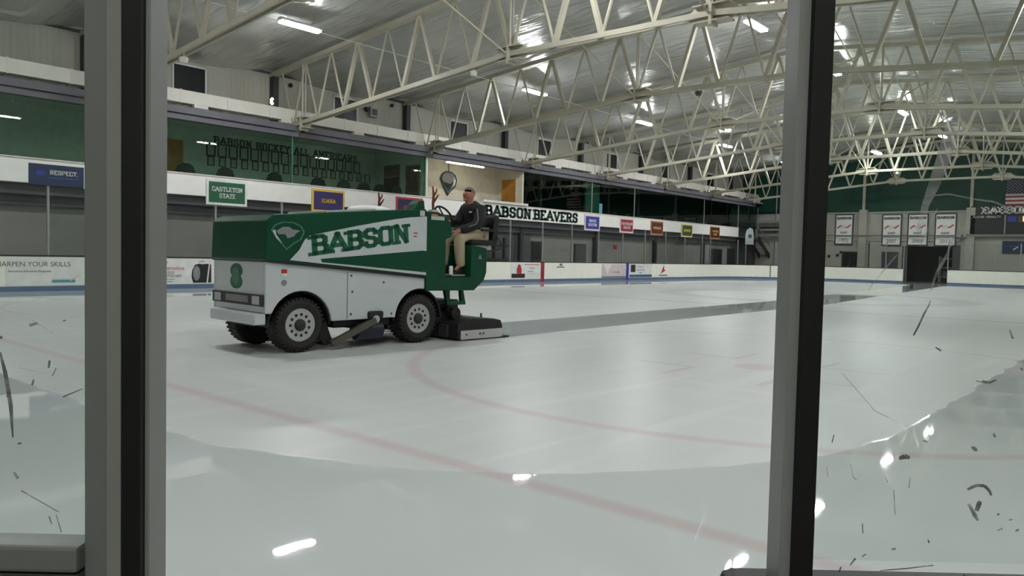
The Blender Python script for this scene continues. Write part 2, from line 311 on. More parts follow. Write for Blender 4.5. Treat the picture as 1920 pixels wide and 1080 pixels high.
# slab lettering -----------------------------------------------------
GL = {
 'A': (.8, [[(.0,0),(.4,1),(.8,0)],[(.18,.33),(.62,.33)]], [(.0,0),(.8,0)]),
 'B': (.72, [[(.12,0),(.12,1),(.5,1),(.62,.88),(.62,.64),(.5,.53),(.12,.53)],[(.5,.53),(.66,.4),(.66,.13),(.52,0),(.12,0)]], [(.05,0),(.05,1)]),
 'C': (.68, [[(.62,.7),(.62,.88),(.48,1),(.2,1),(.08,.88),(.08,.12),(.2,0),(.48,0),(.62,.12),(.62,.3)]], []),
 'D': (.72, [[(.12,0),(.12,1),(.48,1),(.64,.85),(.64,.15),(.48,0),(.12,0)]], [(.05,0),(.05,1)]),
 'E': (.66, [[(.58,.82),(.58,1),(.12,1),(.12,0),(.58,0),(.58,.18)],[(.12,.52),(.42,.52)]], [(.05,0),(.05,1)]),
 'G': (.7, [[(.62,.72),(.62,.88),(.48,1),(.2,1),(.08,.88),(.08,.12),(.2,0),(.48,0),(.62,.12),(.62,.42),(.4,.42)]], []),
 'H': (.76, [[(.12,0),(.12,1)],[(.64,0),(.64,1)],[(.12,.5),(.64,.5)]], [(.12,0),(.12,1),(.64,0),(.64,1)]),
 'I': (.3, [[(.15,0),(.15,1)]], [(.15,0),(.15,1)]),
 'J': (.56, [[(.44,1),(.44,.14),(.32,0),(.18,0),(.08,.12),(.08,.3)]], [(.44,1)]),
 'K': (.76, [[(.12,0),(.12,1)],[(.62,1),(.14,.46)],[(.3,.6),(.64,0)]], [(.12,0),(.12,1),(.62,1),(.66,0)]),
 'L': (.62, [[(.12,1),(.12,0),(.54,0),(.54,.24)]], [(.12,1),(.05,0)]),
 'M': (.96, [[(.14,0),(.14,1),(.48,.25),(.82,1),(.82,0)]], [(.12,0),(.06,1),(.84,0),(.9,1)]),
 'N': (.8, [[(.14,0),(.14,1),(.66,0),(.66,1)]], [(.12,0),(.08,1),(.68,1)]),
 'O': (.72, [[(.08,.14),(.2,0),(.52,0),(.64,.14),(.64,.86),(.52,1),(.2,1),(.08,.86),(.08,.14)]], []),
 'P': (.72, [[(.12,0),(.12,1),(.5,1),(.63,.88),(.63,.6),(.5,.48),(.12,.48)]], [(.12,0),(.05,1)]),
 'R': (.74, [[(.12,0),(.12,1),(.5,1),(.63,.88),(.63,.6),(.5,.48),(.12,.48)],[(.42,.48),(.62,0)]], [(.12,0),(.05,1),(.68,0)]),
 'S': (.68, [[(.6,.72),(.6,.88),(.48,1),(.2,1),(.08,.88),(.08,.64),(.2,.53),(.48,.48),(.6,.37),(.6,.12),(.48,0),(.2,0),(.08,.12),(.08,.28)]], []),
 'T': (.66, [[(.04,.78),(.04,1),(.62,1),(.62,.78)],[(.33,1),(.33,0)]], [(.33,0)]),
 'U': (.74, [[(.12,1),(.12,.14),(.24,0),(.5,0),(.62,.14),(.62,1)]], [(.12,1),(.62,1)]),
 'V': (.78, [[(.04,1),(.39,0),(.74,1)]], [(.04,1),(.74,1)]),
 'W': (1.0, [[(.04,1),(.26,0),(.5,.75),(.74,0),(.96,1)]], [(.04,1),(.96,1)]),
 'Y': (.74, [[(.04,1),(.37,.48),(.7,1)],[(.37,.48),(.37,0)]], [(.04,1),(.7,1),(.37,0)]),
 '.': (.25, [[(.1,.0),(.14,.0)]], []), '/': (.4, [[(0,0),(.3,1)]], []), ' ': (.36, [], []),
 '&': (.6, [[(.1,.0),(.5,.9)],[(.1,.9),(.5,0)]], []),
}
def lettering(mb, text, f, t0, t1, height, width=None, th=.19, serif=True, gap=.14, sl=.0):
    """f((x, y), t) -> 3D, text centred on x = 0, baseline y = 0"""
    adv = [GL[c][0]+gap for c in text]; W_ = sum(adv)-gap; sx = (width/W_) if width else height
    x = -W_/2
    for c, a in zip(text, adv):
        _, strokes, ser = GL[c]; e = th/2; ys = 1-th*.8
        tr = lambda p: ((x+p[0]+sl*p[1])*sx, (e*.8+p[1]*ys)*height)
        for st in strokes:
            k_ = len(st); cl = st[0] == st[-1]
            dirs = []
            for (x0, y0), (x1, y1) in zip(st, st[1:]): l = math.hypot(x1-x0, y1-y0) or 1; dirs.append(((x1-x0)/l, (y1-y0)/l))
            def ext(i):
                if i == 0: A, B = (dirs[-1], dirs[0]) if cl else (None, None)
                elif i == k_-1: A, B = (dirs[-1], dirs[0]) if cl else (None, None)
                else: A, B = dirs[i-1], dirs[i]
                if A is None: return e*.35
                return e*min(1.0, math.tan(math.acos(max(-1, min(1, A[0]*B[0]+A[1]*B[1])))/2))
            for i in range(k_-1):
                (x0, y0), (x1, y1) = st[i], st[i+1]; dx, dy = dirs[i]
                ax, ay = -dy*e, dx*e; ea, eb = ext(i), ext(i+1)
                mb.prism([tr(p) for p in ((x0-dx*ea-ax, y0-dy*ea-ay), (x1+dx*eb-ax, y1+dy*eb-ay), (x1+dx*eb+ax, y1+dy*eb+ay), (x0-dx*ea+ax, y0-dy*ea+ay))], f, t0, t1)
        if serif:
            for (sx_, sy_) in ser:
                hw, hh = th*.95, th*.5
                mb.prism([tr((sx_-hw, sy_-hh)), tr((sx_+hw, sy_-hh)), tr((sx_+hw, sy_+hh*.6)), tr((sx_-hw, sy_+hh*.6))], f, t0, t1)
        x += a
def text_mesh(name, s, size, m, parent, mtx, extrude=.003, shear=0, align='LEFT'):
    cu = bpy.data.curves.new(name, 'FONT'); cu.body = s; cu.size = size; cu.extrude = extrude; cu.align_x = align; cu.shear = shear
    o = bpy.data.objects.new(name, cu); C.objects.link(o); bpy.context.view_layer.update()
    me = bpy.data.meshes.new_from_object(o.evaluated_get(bpy.context.evaluated_depsgraph_get()))
    bpy.data.objects.remove(o); bpy.data.curves.remove(cu); me.transform(mtx); me.materials.clear(); me.materials.append(M[m]); me.name = name
    o = bpy.data.objects.new(name, me); C.objects.link(o); o.parent = parent; return o
FACE_Y = Matrix.Rotation(PI/2, 4, 'X')                 # lettering that faces -y, read along +x
FACE_X = Matrix.Rotation(-PI/2, 4, 'Z') @ Matrix.Rotation(PI/2, 4, 'X')   # lettering that faces -x, read along -y
fy = lambda y: (lambda p, t: (p[0], y-t, p[1]))

# ================================================================== SETTING
VW, VN, UE, UN = 29.4, -4.4, 66.0, -5.0       # upper wall, near wall, far end, near end
PITCH, T0 = 7.48, 10.82                        # truss spacing
def roofz(v): return 10.62-.1*abs(v-12.5)
mb = MB(); mb.box((UN, VN, -.35), (UE+5, 34, -.05)); struct('floor', mb, 'concrete')
def ring(kind, a=0., b=1., n=24):
    """points of one stretch of the rink outline with outward normals"""
    out = []
    arcs = dict(far_left=(U0+RC, V1-RC, 90, 180), near_left=(U0+RC, V0+RC, 180, 270), near_right=(U1-RC, V0+RC, 270, 360), far_right=(U1-RC, V1-RC, 0, 90))
    if kind in arcs:
        cx, cy, d0, d1 = arcs[kind]
        for i in range(n+1):
            t = math.radians(d0+(d1-d0)*(a+(b-a)*i/n)); out.append((cx+RC*math.cos(t), cy+RC*math.sin(t), math.cos(t), math.sin(t)))
    elif kind == 'far': out = [(U0+RC, V1, 0, 1), (U1-RC, V1, 0, 1)]
    elif kind == 'near': out = [(U0+RC, V0, 0, -1), (U1-RC, V0, 0, -1)]
    elif kind == 'end': out = [(U1, V1-RC+(V0+RC-V1+RC)*t, 1, 0) for t in (a, b)]
    elif kind == 'start': out = [(U0, V0+RC, -1, 0), (U0, V1-RC, -1, 0)]
    return out
def sweep(mb, pts, i0, i1, z0, z1):
    R_ = []
    for (x, y, nx, ny) in pts: R_.append([mb.bm.verts.new(p) for p in ((x+nx*i0, y+ny*i0, z0), (x+nx*i1, y+ny*i1, z0), (x+nx*i1, y+ny*i1, z1), (x+nx*i0, y+ny*i0, z1))])
    for A, B in zip(R_, R_[1:]):
        for j in range(4): mb.bm.faces.new((A[j], A[(j+1) % 4], B[(j+1) % 4], B[j]))
    mb.bm.faces.new(R_[0]); mb.bm.faces.new(R_[-1][::-1]); return mb
# ice sheet
mb = MB(); poly = []
for k in ('far_right', 'far_left', 'near_left', 'near_right'): poly += [(x, y) for x, y, _, _ in ring(k)]
mb.prism(poly, lambda p, t: (p[0], p[1], t), -.05, 0.0)
ice = tag(mb.build('ice_sheet', 'ice'), 'white resurfaced ice sheet with wet grey bands and faint red lines', 'ice')
# boards
def boards(kind, label, a=0., b=1.):
    pts = ring(kind, a, b); t = thing('rink_boards', label, 'boards', (pts[0][0], pts[0][1], 0))
    sweep(MB(), pts, .0, .10, .15, 1.03).build('board_panel', 'board', t, world=True)
    sweep(MB(), pts, -.012, .09, .0, .15).build('kick_plate', 'kick', t, world=True)
    sweep(MB(), pts, -.01, .13, 1.03, 1.075).build('cap_rail', 'cap', t, world=True)
    return t
bf = boards('far', 'long white rink boards on the far side behind the ice resurfacer')
for x0, m, nm in ((32.3, 'red', 'red_stripe'), (40.8, 'blue', 'blue_stripe'), (22.6, 'blue', 'blue_stripe')):
    MB().box((x0-.15, V1-.02, 0), (x0+.15, V1-.001, 1.03)).build(nm, m, bf, world=True)
bc = boards('far_right', 'white rink boards curving round the far left corner of the ice')
xs, ys = at_y(1445, 500, 24.6)[0], 24.6
for f_ in (.531,):
    q = ring('far_right', f_, f_+.004, 1)
    sweep(MB(), q, -.015, .0, .15, 1.03).build('panel_seam', 'black', bc, world=True)
L_ = V1-RC-(V0+RC)
fe = lambda v: (V1-RC-v)/L_
boards('end', 'white end boards left of the resurfacer doorway', 0, fe(14.6))
boards('end', 'white end boards right of the resurfacer doorway', fe(11.75), 1)
boards('near_right', 'white rink boards round the far right corner, outside the picture')
boards('near', 'white near side rink boards, outside the picture to the right')
boards('near_left', 'boards under the right scratched glass with black cap rail', (225.5-180)/90, 1)
boards('near_left', 'boards under the left glass beside the aluminium post', 0, (214.5-180)/90)
boards('start', 'white near end rink boards, outside the picture to the left')
boards('far_left', 'white rink boards curving round behind the left glass pane')

# walls and roof
mb = MB(); nx, ny = 150, 70; g = []
for i in range(nx+1):
    row = []
    for j in range(ny+1):
        u = UN+(UE-UN)*i/nx; v = VN+(VW-VN)*j/ny
        ph = ((u-T0)/PITCH) % 1.0
        z = roofz(v)+.12-.42*math.sin(PI*ph)+.07*noise.noise(Vector((u*.5, v*1.1, 0)))
        row.append(mb.bm.verts.new((u, v, z)))
    g.append(row)
for i in range(nx):
    for j in range(ny): mb.bm.faces.new((g[i][j], g[i+1][j], g[i+1][j+1], g[i][j+1]))
struct('ceiling', mb, 'foil', smooth=True)
mb = MB(); mb.box((UN, VW, 6.5), (UE, VW+.3, 9.6)); struct('wall_left', mb, 'siding')
mb = MB(); mb.box((UN, VW-.05, 8.84), (UE, VW, 8.94)); struct('trim_1', mb, 'header')
mb = MB(); mb.box((UN, VN-.3, -.35), (UE, VN, 9.4)); struct('wall_right', mb, 'siding')
mb = MB(); mb.box((UN-.3, VN, -.35), (UN, 31.5, 11)); struct('wall_near', mb, 'farwall')
ZO = (12.47, 15.69)
mb = MB()
mb.box((UE, VN, -.35), (UE+.3, ZO[0], 5.5)); mb.box((UE, ZO[1], -.35), (UE+.3, 31.5, 5.5)); mb.box((UE, ZO[0], 2.8), (UE+.3, ZO[1], 5.5))
struct('wall_far', mb, 'farwall')
mb = MB(); mb.box((UE+.05, VN, 5.5), (UE+.35, 31.5, 11.2)); struct('wall_far_upper', mb, 'green')
mb = MB(); mb.box((UE-.12, VN, 5.42), (UE, 24, 5.52)); struct('trim_2', mb, 'farwall')
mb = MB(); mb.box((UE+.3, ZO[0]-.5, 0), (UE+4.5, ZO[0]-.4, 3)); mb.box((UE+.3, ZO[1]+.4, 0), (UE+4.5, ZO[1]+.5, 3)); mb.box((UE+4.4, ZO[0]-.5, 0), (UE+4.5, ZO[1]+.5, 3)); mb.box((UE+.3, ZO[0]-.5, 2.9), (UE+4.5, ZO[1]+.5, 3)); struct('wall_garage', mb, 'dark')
t = thing('storage_rack', 'dark grey rack standing inside the resurfacer doorway', 'rack', (UE+2, 13.2, -.05))
for x in (-.3, .3):
    for y in (-.5, .5): MB().box((x-.03, y-.03, 0), (x+.03, y+.03, 2.1)).build('upright', 'glasspost', t)
for z in (.45, 1.2, 1.9): MB().box((-.33, -.53, z), (.33, .53, z+.04)).build('shelf', 'glasspost', t)
for k in range(3): tag(MB().box((UE+1.75, 12.8+k*.36, .441), (UE+2.25, 13.05+k*.36, .8+.1*k)).build('storage_box', 'lowdark', bevel=.01), 'dark box on the rack inside the doorway', 'box', 'boxes on the doorway rack')
MB_ = MB
# columns of the end wall
for v, lab in ((18.95, 'pale column with thin post on the end wall between the banners'), (11.35, 'pale column on the end wall at the scoreboard')):
    t = thing('wall_column', lab, 'column', (UE, v, -.05))
    MB().box((-.35, -.3, 0), (0, .3, 5.75)).build('pier', 'farwall', t); MB().box((-.25, -.1, 5.75), (-.05, .1, roofz(v)-.1)).build('post', 'steel', t)
for v in (22.6, 24.2, 26.2):
    tag(MB().tube([(UE-.065, v, 5.52 if v < 23 else 0), (UE-.065, v, 9.2)], .06).build('steel_pole', 'postgrey' if v > 24 else 'steel'), {22.6: 'thin pale pole in front of the green upper wall', 24.2: 'grey pole at the far left corner beside the green wall', 26.2: 'grey pole behind the stairs in the far left corner'}[v], 'pole')
for k, (y, nm) in enumerate(((415, 'uppermost'), (431, 'middle'), (441, 'lowest'))):
    va, z = at_x(1425, y, UE-.6)
    tag(MB().box((UE-.75, 22.4, z-.09), (UE-.45, va, z+.09)).build('steel_beam', 'postgrey', bevel=.01), nm+' grey beam across the far left corner wall', 'beam')
tag(MB().box((UE-.4, 22.4, 4.0), (UE-.05, at_x(1425, 425, UE-.3)[0], 4.35)).build('dark_soffit', 'dark'), 'dark band between the beams in the far left corner', 'soffit')
# pipes along the end wall
tag(MB().tube([(UE-.45, 22.0, 3.62), (UE-.45, 19, 3.6), (UE-.45, 11.8, 3.62)], .035).build('cable_conduit', 'greytext'), 'thin dark conduit running below the banners on the end wall', 'pipe')
tag(MB().box((UE-.12, 12, 3.2), (UE, 22, 3.4)).build('wall_rail', 'farwall'), 'pale rail along the end wall behind the banners', 'rail')
t = thing('projector', 'small grey box projector on the end wall rail beside the scoreboard', 'projector', (UE-.4, 11.9, 3.6)); MB().box((-.2, -.4, -.12), (.2, .3, .16)).build('case', 'postgrey', t, bevel=.02); MB().lathe([(.07, 0), (.07, .06), (.04, .07)], lambda a, r, x: (-.2-x, -.1+r*math.cos(a), r*math.sin(a)), 16).build('lens', 'black', t)
# doors in the end wall
def slabdoor(name, x, va, vb, z, m, n=1):
    mb = MB(); mb.box((x-.06, va-.08, -.05), (x+.02, vb+.08, z+.08)); d = struct(name, mb, 'lowdark')
    w_ = (vb-va)/n
    for i in range(n): MB().box((x-.09, va+i*w_+.02, -.05), (x-.05, va+(i+1)*w_-.02, z)).build('leaf', m, d); MB().box((x-.13, va+i*w_+.12, .95), (x-.09, va+i*w_+.2, 1.15)).build('handle', 'chrome', d)
slabdoor('door_1', UE, 19.35, 20.5, 2.25, 'winglass', 2)
slabdoor('door_2', UE, 16.35, 17.4, 2.25, 'header')
slabdoor('door_3', UE, 23.9, 24.7, 2.2, 'black')
mb = MB(); mb.box((UE-.05, ZO[1], 0), (UE, ZO[1]+.3, 2.8)); mb.box((UE-.05, ZO[0]-.5, 0), (UE, ZO[0], 2.9)); struct('trim_3', mb, 'lowdark')
for v, z, lab in ((20.9, 2.0, 'small dark box on the end wall left of the double door'), (20.65, 2.25, 'little dark switch above the box left of the double door'), (21.6, 1.9, 'tiny grey plate on the end wall near the black door')):
    tag(MB().box((UE-.08, v-.09, z-.1), (UE, v+.09, z+.1)).build('wall_box', 'dark', bevel=.01), lab, 'box')

# ---- mezzanine
mb = MB(); mb.box((UN, 27.5, 3.3), (UE, 31.5, 3.45)); struct('floor_mezzanine', mb, 'concrete')
mb = MB(); mb.box((UN, 27.45, 6.4), (UE, VW, 6.5)); mb.box((UN, VW, 6.4), (UE, 31.5, 6.5)); struct('ceiling_mezzanine', mb, 'white')
UF = 61.0
mb = MB(); mb.box((UN, 27.4, 3.33), (UF, 27.5, 4.09)); struct('wall_fascia', mb, 'fascia')
mb = MB(); mb.box((UN, 27.36, 4.09), (UF, 27.52, 4.13)); struct('trim_4', mb, 'duct')
mb = MB()
for k in range(-2, 8):
    a, b = T0+k*PITCH, T0+(k+1)*PITCH; mb.box((max(a, UN), 27.28, 6.02), (min(b-.03, UE-2), 27.55, 6.22)); mb.box((max(a+.2, UN), 27.18, 6.24), (min(b-.2, UE-2), 27.5, 6.48))
struct('trim_5', mb, 'beam')
mb = MB(); mb.box((UN, 27.62, 2.98), (UF, 28.0, 3.3)); mb.box((UN, 27.85, 2.65), (UF, 28.0, 2.98)); struct('trim_6', mb, 'header')
mb = MB(); mb.box((UN, 28.05, -.35), (UF, 28.2, 2.7)); struct('wall_lower', mb, 'lowwall')
mb = MB(); mb.box((UF, 28.05, -.35), (UE, 28.2, 6.4)); struct('wall_corner', mb, 'lowdark')
mb = MB(); mb.box((UN, 31.4, 3.3), (UE, 31.5, 6.5)); struct('wall_mezzanine', mb, 'roomwall')
# lower wall columns, panels, doors
cols = [T0+k*PITCH for k in range(-1, 7)]
for i, u in enumerate(cols):
    tag(MB().box((u-.12, 27.78, -.05), (u+.12, 28.05, 2.98)).build('steel_column', 'col', bevel=.01), ['dark column under the mezzanine at the left picture edge', 'dark column left of the ice resurfacer under the mezzanine', 'dark column hidden behind the ice resurfacer', 'dark column behind the driver under the mezzanine', 'dark column between the dark panels and the grey wall', 'dark column below the red square sign', 'dark column below the maroon sign', 'dark column below the last small sign'][i], 'column')
for x0, x1, m, lab in ((965, 994, 'lowdark', 'dark grey wall panel behind the lettered band, left of the doorway'), (1227, 1231, 'col', 'thin dark post under the green sign')):
    a, b = at_y(x0, 470, 28)[0], at_y(x1, 470, 28)[0]; tag(MB().box((a, 27.98, -.05), (b, 28.05, 2.62)).build('wall_panel', m), lab, 'panel')
a, b = at_y(905, 470, 28)[0], at_y(963, 470, 28)[0]; tag(MB().box((a, 28.0, -.05), (b, 28.05, 2.62)).build('wall_panel', 'header'), 'grey wall panel behind the black railing posts', 'panel')
def ydoor(name, x0, x1, z, m='lowdark'):
    a, b = at_y(x0, 470, 28.05)[0], at_y(x1, 470, 28.05)[0]; mb = MB(); mb.box((a-.08, 27.99, -.05), (b+.08, 28.06, z+.08)); d = struct(name, mb, 'col')
    MB().box((a, 27.96, -.05), (b, 28.0, z)).build('leaf', m, d); MB().box((a+.08, 27.92, .95), (a+.16, 27.96, 1.12)).build('handle', 'chrome', d)
ydoor('door_4', 997, 1014, 2.15, 'dark'); ydoor('door_5', 1077, 1096, 2.1, 'lowdark'); ydoor('door_6', 1331, 1352, 2.2, 'dark'); ydoor('door_7', 1364, 1376, 2.3, 'dark')
a, b = at_y(1320, 470, 28)[0], at_y(1329, 470, 28)[0]; tag(MB().box((a, 27.95, -.05), (b, 28.05, 2.65)).build('wall_pier', 'postgrey'), 'light grey pier beside the dark doorway under the last sign', 'pier')
tag(MB().box((at_y(1152, 457, 28)[0], 27.98, 2.0), (at_y(1157, 457, 28)[0], 28.05, 2.22)).build('alarm_box', 'redp'), 'small dark red alarm box on the lower grey wall', 'alarm box')
t = thing('railing', 'black railing with tall posts behind the driver under the lettered band', 'railing', (at_y(940, 470, 27)[0], 27.0, -.05))
for px_ in (926, 945): u = at_y(px_, 470, 27)[0]-t.location.x; MB().box((u-.07, -.05, 0), (u+.07, .05, 2.35)).build('post', 'black', t)
u0_, u1_ = at_y(915, 470, 27)[0]-t.location.x, at_y(958, 470, 27)[0]-t.location.x
MB().box((u0_, -.04, 1.85), (u1_, .04, 1.98)).build('rail', 'black', t); MB().box((u0_, -.04, 1.08), (u1_, .04, 1.25)).build('rail', 'black', t)

# upper wall: windows, dark columns, duct
for k in range(-2, 7):
    u = 14.05+k*PITCH
    if u < UN+1: continue
    mb = MB(); z0, z1 = 7.5, 8.46
    for A in (((u-.06, z0-.06), (u, z1+.06)), ((u+1.26, z0-.06), (u+1.32, z1+.06)), ((u-.06, z1), (u+1.32, z1+.06)), ((u-.06, z0-.06), (u+1.32, z0))): mb.box((A[0][0], VW-.05, A[0][1]), (A[1][0], VW+.01, A[1][1]))
    wn = struct('window_%d' % (k+3), mb, 'white'); MB().box((u, VW-.02, z0), (u+1.26, VW-.005, z1)).build('pane', 'winglass', wn)
for k in range(-1, 8):
    u = T0+k*PITCH
    tag(MB().box((u-.1, VW-.3, 6.5), (u+.16, VW-.001, 8.84)).build('wall_column', 'col', bevel=.01), 'dark steel column on the upper wall at a truss end', 'column', 'dark columns on the upper wall')
dz0, dz1 = 6.74, 7.21
duct = thing('air_duct', 'long cream rectangular air duct along the upper wall ledge', 'duct', (12, 28, 6.5))
nseg = 0; u = UN+.1
while u < UE-.5:
    k = int(math.floor((u-T0)/PITCH)); L0 = 1.85
    MB().box((u+.01, 27.86, dz0), (min(u+L0, UE)-.01, 28.35, dz1)).build('duct_section', 'duct', duct, world=True, bevel=.01)
    if nseg % 2 == 0: MB().box((u+.5, 27.84, dz0-.12), (u+1.05, 28.1, dz0+.02)).build('outlet', 'duct', duct, world=True, bevel=.01)
    MB().box((u-.025, 27.84, dz0-.02), (u+.025, 28.37, dz1+.02)).build('joint', 'duct', duct, world=True)
    u += L0; nseg += 1
mb = MB(); mb.box((UN, 28.0, 6.5), (UE, 28.3, dz0-.14)); struct('trim_gap_shade', mb, 'black')  # black strip stands in for the shaded gap under the duct
for x, y, s, lab in ((687, 205, .12, 'small dark speaker on the upper wall beside the wall unit'), (735, 198, .09, 'round black sensor on the upper wall'), (545, 160, .1, 'round dark sensor high on the wall behind the second truss'), (1017, 237, .09, 'black sensor on the wall above the balcony')):
    u, z = at_y(x, y, VW-.1)
    tag(MB().ball((u, VW-.1, z), (s, .1, s)).build('wall_sensor', 'black', smooth=True), lab, 'sensor')
u, z = at_y(700, 211, VW-.15); t = thing('wall_unit', 'grey boxy heater unit on the upper wall between two windows', 'heater', (u, VW, z)); MB().box((-.22, -.25, -.22), (.22, 0, .25)).build('case', 'postgrey', t, bevel=.02); MB().box((-.15, -.27, -.15), (.15, -.25, .15)).build('grille', 'header', t)

# mezzanine glazing
panes = [(UN, 3.3, 'tint', 'green tinted glass pane of the hall, left of the picture'), (3.3, T0, 'tint', 'green tinted hall pane seen through the left rink glass'), (T0, 18.1, 'tint', 'green tinted hall pane in front of the door and first framed portraits'),
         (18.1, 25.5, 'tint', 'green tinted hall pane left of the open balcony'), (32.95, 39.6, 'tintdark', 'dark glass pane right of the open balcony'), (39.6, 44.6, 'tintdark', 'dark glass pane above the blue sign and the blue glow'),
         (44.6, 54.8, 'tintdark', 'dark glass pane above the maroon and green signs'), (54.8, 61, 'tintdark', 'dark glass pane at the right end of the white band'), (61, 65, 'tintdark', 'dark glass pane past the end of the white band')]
for a, b, m, lab in panes:
    t = thing('window_pane', lab, 'window', (a, 27.46, 4.13)); MB().box((.02, -.01, 0), (b-a-.02, .01, 1.9)).build('pane', m, t)
    MB().box((b-a-.07, -.03, 0), (b-a-.01, .03, 1.9)).build('mullion', 'greenpart' if m == 'tint' else 'postgrey', t)
mb = MB(); mb.box((25.5, 27.5, 3.45), (25.58, 31.4, 6.4)); struct('wall_partition_1', mb, 'roomwall')
mb = MB(); mb.box((25.5, 27.42, 4.1), (25.6, 27.52, 6.05)); struct('trim_8', mb, 'white')
mb = MB(); mb.box((25.58, 29.35, 3.45), (32.95, 29.5, 6.4)); mb.box((32.85, 27.5, 3.45), (32.97, 29.5, 6.4)); struct('wall_balcony', mb, 'balwall')
mb = MB(); mb.box((UN, 31.3, 3.45), (25.5, 31.4, 6.4)); struct('wall_hall', mb, 'roomwall')
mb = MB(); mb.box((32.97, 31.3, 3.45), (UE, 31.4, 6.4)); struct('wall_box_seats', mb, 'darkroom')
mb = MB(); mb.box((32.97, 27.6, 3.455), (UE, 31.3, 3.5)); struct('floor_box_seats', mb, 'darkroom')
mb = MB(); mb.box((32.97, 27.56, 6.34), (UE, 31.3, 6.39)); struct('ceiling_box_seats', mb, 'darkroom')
def roomdoor(name, u0, u1, z0, z1, y, m):
    mb = MB(); mb.box((u0-.07, y-.03, z0), (u1+.07, y, z1+.07)); d = struct(name, mb, 'balwall' if m == 'oak' else 'greenpart')
    MB().box((u0, y-.06, z0), (u1, y-.03, z1)).build('leaf', m, d); MB().box((u0+.06, y-.1, z0+.95), (u0+.12, y-.06, z0+1.1)).build('handle', 'chrome', d)
VB = 31.3
ua, z1_ = at_y(292, 257, VB); ub, _ = at_y(342, 257, VB); roomdoor('door_8', ua, ub, 3.45, z1_, VB, 'oak')
for i, (xa, xb, y) in enumerate(((722, 748, 313), (762, 786, 313))):
    va, z1_ = at_x(xa, y, 25.47); vb, _ = at_x(xb, y, 25.47); mb = MB(); mb.box((25.46, vb-.06, 3.45), (25.5, va+.06, z1_+.06)); d = struct('door_%d' % (9+i), mb, 'greenpart')
    MB().box((25.43, vb, 3.45), (25.46, va, z1_)).build('leaf', 'wood_dark', d); MB().box((25.39, vb+.06, 4.4), (25.43, vb+.12, 4.52)).build('handle', 'chrome', d)
# balcony door on the return wall (faces the near end)
va, z1_ = at_x(943, 338, 32.85); vb, _ = at_x(968, 340, 32.85)
mb = MB(); mb.box((32.8, vb-.06, 3.45), (32.86, va+.06, z1_+.06)); d = struct('door_11', mb, 'balwall'); MB().box((32.77, vb, 3.45), (32.81, va, z1_)).build('leaf', 'oak', d); MB().box((32.73, va-.12, 4.4), (32.77, va-.05, 4.5)).build('handle', 'chrome', d)
for k, (xa, xb, ya) in enumerate(((838, 871, 300), (874, 907, 305))):
    ua = at_y(xa, ya, 28.1)[0]; ub = at_y(xb, ya, 28.1)[0]
    t = thing('tube_light', ['left lit fluorescent tube on the balcony ceiling', 'right lit fluorescent tube on the balcony ceiling'][k], 'light', ((ua+ub)/2, 28.1, 6.16)); h = (ub-ua)/2
    for x in (-h*.6, h*.6): MB().tube([(x, 0, 0), (x, 0, .24)], .012, 6).build('hanger', 'white', t)
    MB().box((-h, -.1, -.08), (h, .1, 0)).build('housing', 'white', t); MB().box((-h+.03, -.07, -.14), (h-.03, .07, -.08)).build('tube', 'roomtube', t)
for u in (6, 13.5, 21.5):  # unseen tubes added to brighten the hall behind the tinted glass
    t = thing('hall_fill_light', 'unseen fill light added on the ceiling of the green-tinted hall, hidden by the beam', 'light', (u, 28.1, 6.4), 0, 'added hall fill lights')
    MB().box((-.7, -.1, -.05), (.7, .1, 0)).build('housing', 'white', t); MB().box((-.65, -.07, -.1), (.65, .07, -.05)).build('tube', 'roomtube', t)
u, z = at_y(509, 190, VW-.32); t = thing('emergency_light', 'small lit white twin lamp on the dark upper wall column', 'light', (u, VW-.32, z))
MB().box((-.06, 0, -.1), (.06, .05, .1)).build('bracket', 'white', t)
for dz in (-.09, .09): MB().ball((0, -.05, dz), .06, 12, 8).build('bulb', 'roomtube', t)
# shield emblem hanging in the balcony
uc, zc = at_y(842, 342, 29.25); t = thing('shield_emblem', 'green and silver shield emblem hanging on the balcony wall', 'emblem', (uc, 29.3, zc))
shield = [(-.62, .18), (-.5, .42), (-.2, .58), (.2, .58), (.5, .42), (.62, .15), (.5, -.2), (.2, -.42), (-.05, -.7), (-.35, -.3)]
def emb(t, s, f, d, dull=False):
    if dull:
        MB().prism([(x*s, y*s) for x, y in shield], f, 0, d).build('outline', 'greenpart', t)
        MB().prism([(x*s*.9, y*s*.9+.01*s) for x, y in shield], f, d, d*1.3).build('field', 'zgreen', t)
        MB().prism([(-.42*s, .16*s), (-.2*s, .34*s), (.05*s, .36*s), (.14*s, .26*s), (.46*s, .2*s), (.28*s, .06*s), (.22*s, -.06*s), (-.02*s, -.16*s), (-.1*s, .02*s), (-.34*s, .0)], f, d*1.3, d*1.6).build('grey_field', 'greyp', t)
        MB().prism([(-.56*s, .16*s), (-.46*s, .22*s), (-.42*s, -.02*s), (-.2*s, -.4*s), (-.44*s, -.16*s)], f, d*1.3, d*1.6).build('crescent', 'plate', t)
        return
    MB().prism([(x*s, y*s) for x, y in shield], f, 0, d).build('backing', 'letter', t)
    MB().prism([(x*s*.86, y*s*.86+.02*s) for x, y in shield], f, d, d*1.3).build('inner_panel', 'greyp', t)
    MB().prism([(-.42*s, .0), (.1*s, -.08*s), (.34*s, .1*s), (.1*s, -.32*s), (-.06*s, -.52*s), (-.28*s, -.22*s)], f, d*1.3, d*1.6).build('lower_field', 'letter', t)
    MB().prism([(.36*s, .3*s), (.5*s, .1*s), (.42*s, -.12*s), (.24*s, -.26*s), (.32*s, -.05*s)], f, d*1.3, d*1.6).build('crescent', 'white', t)
emb(t, 1.0, lambda p, q: (p[0], -q, p[1]), .04)
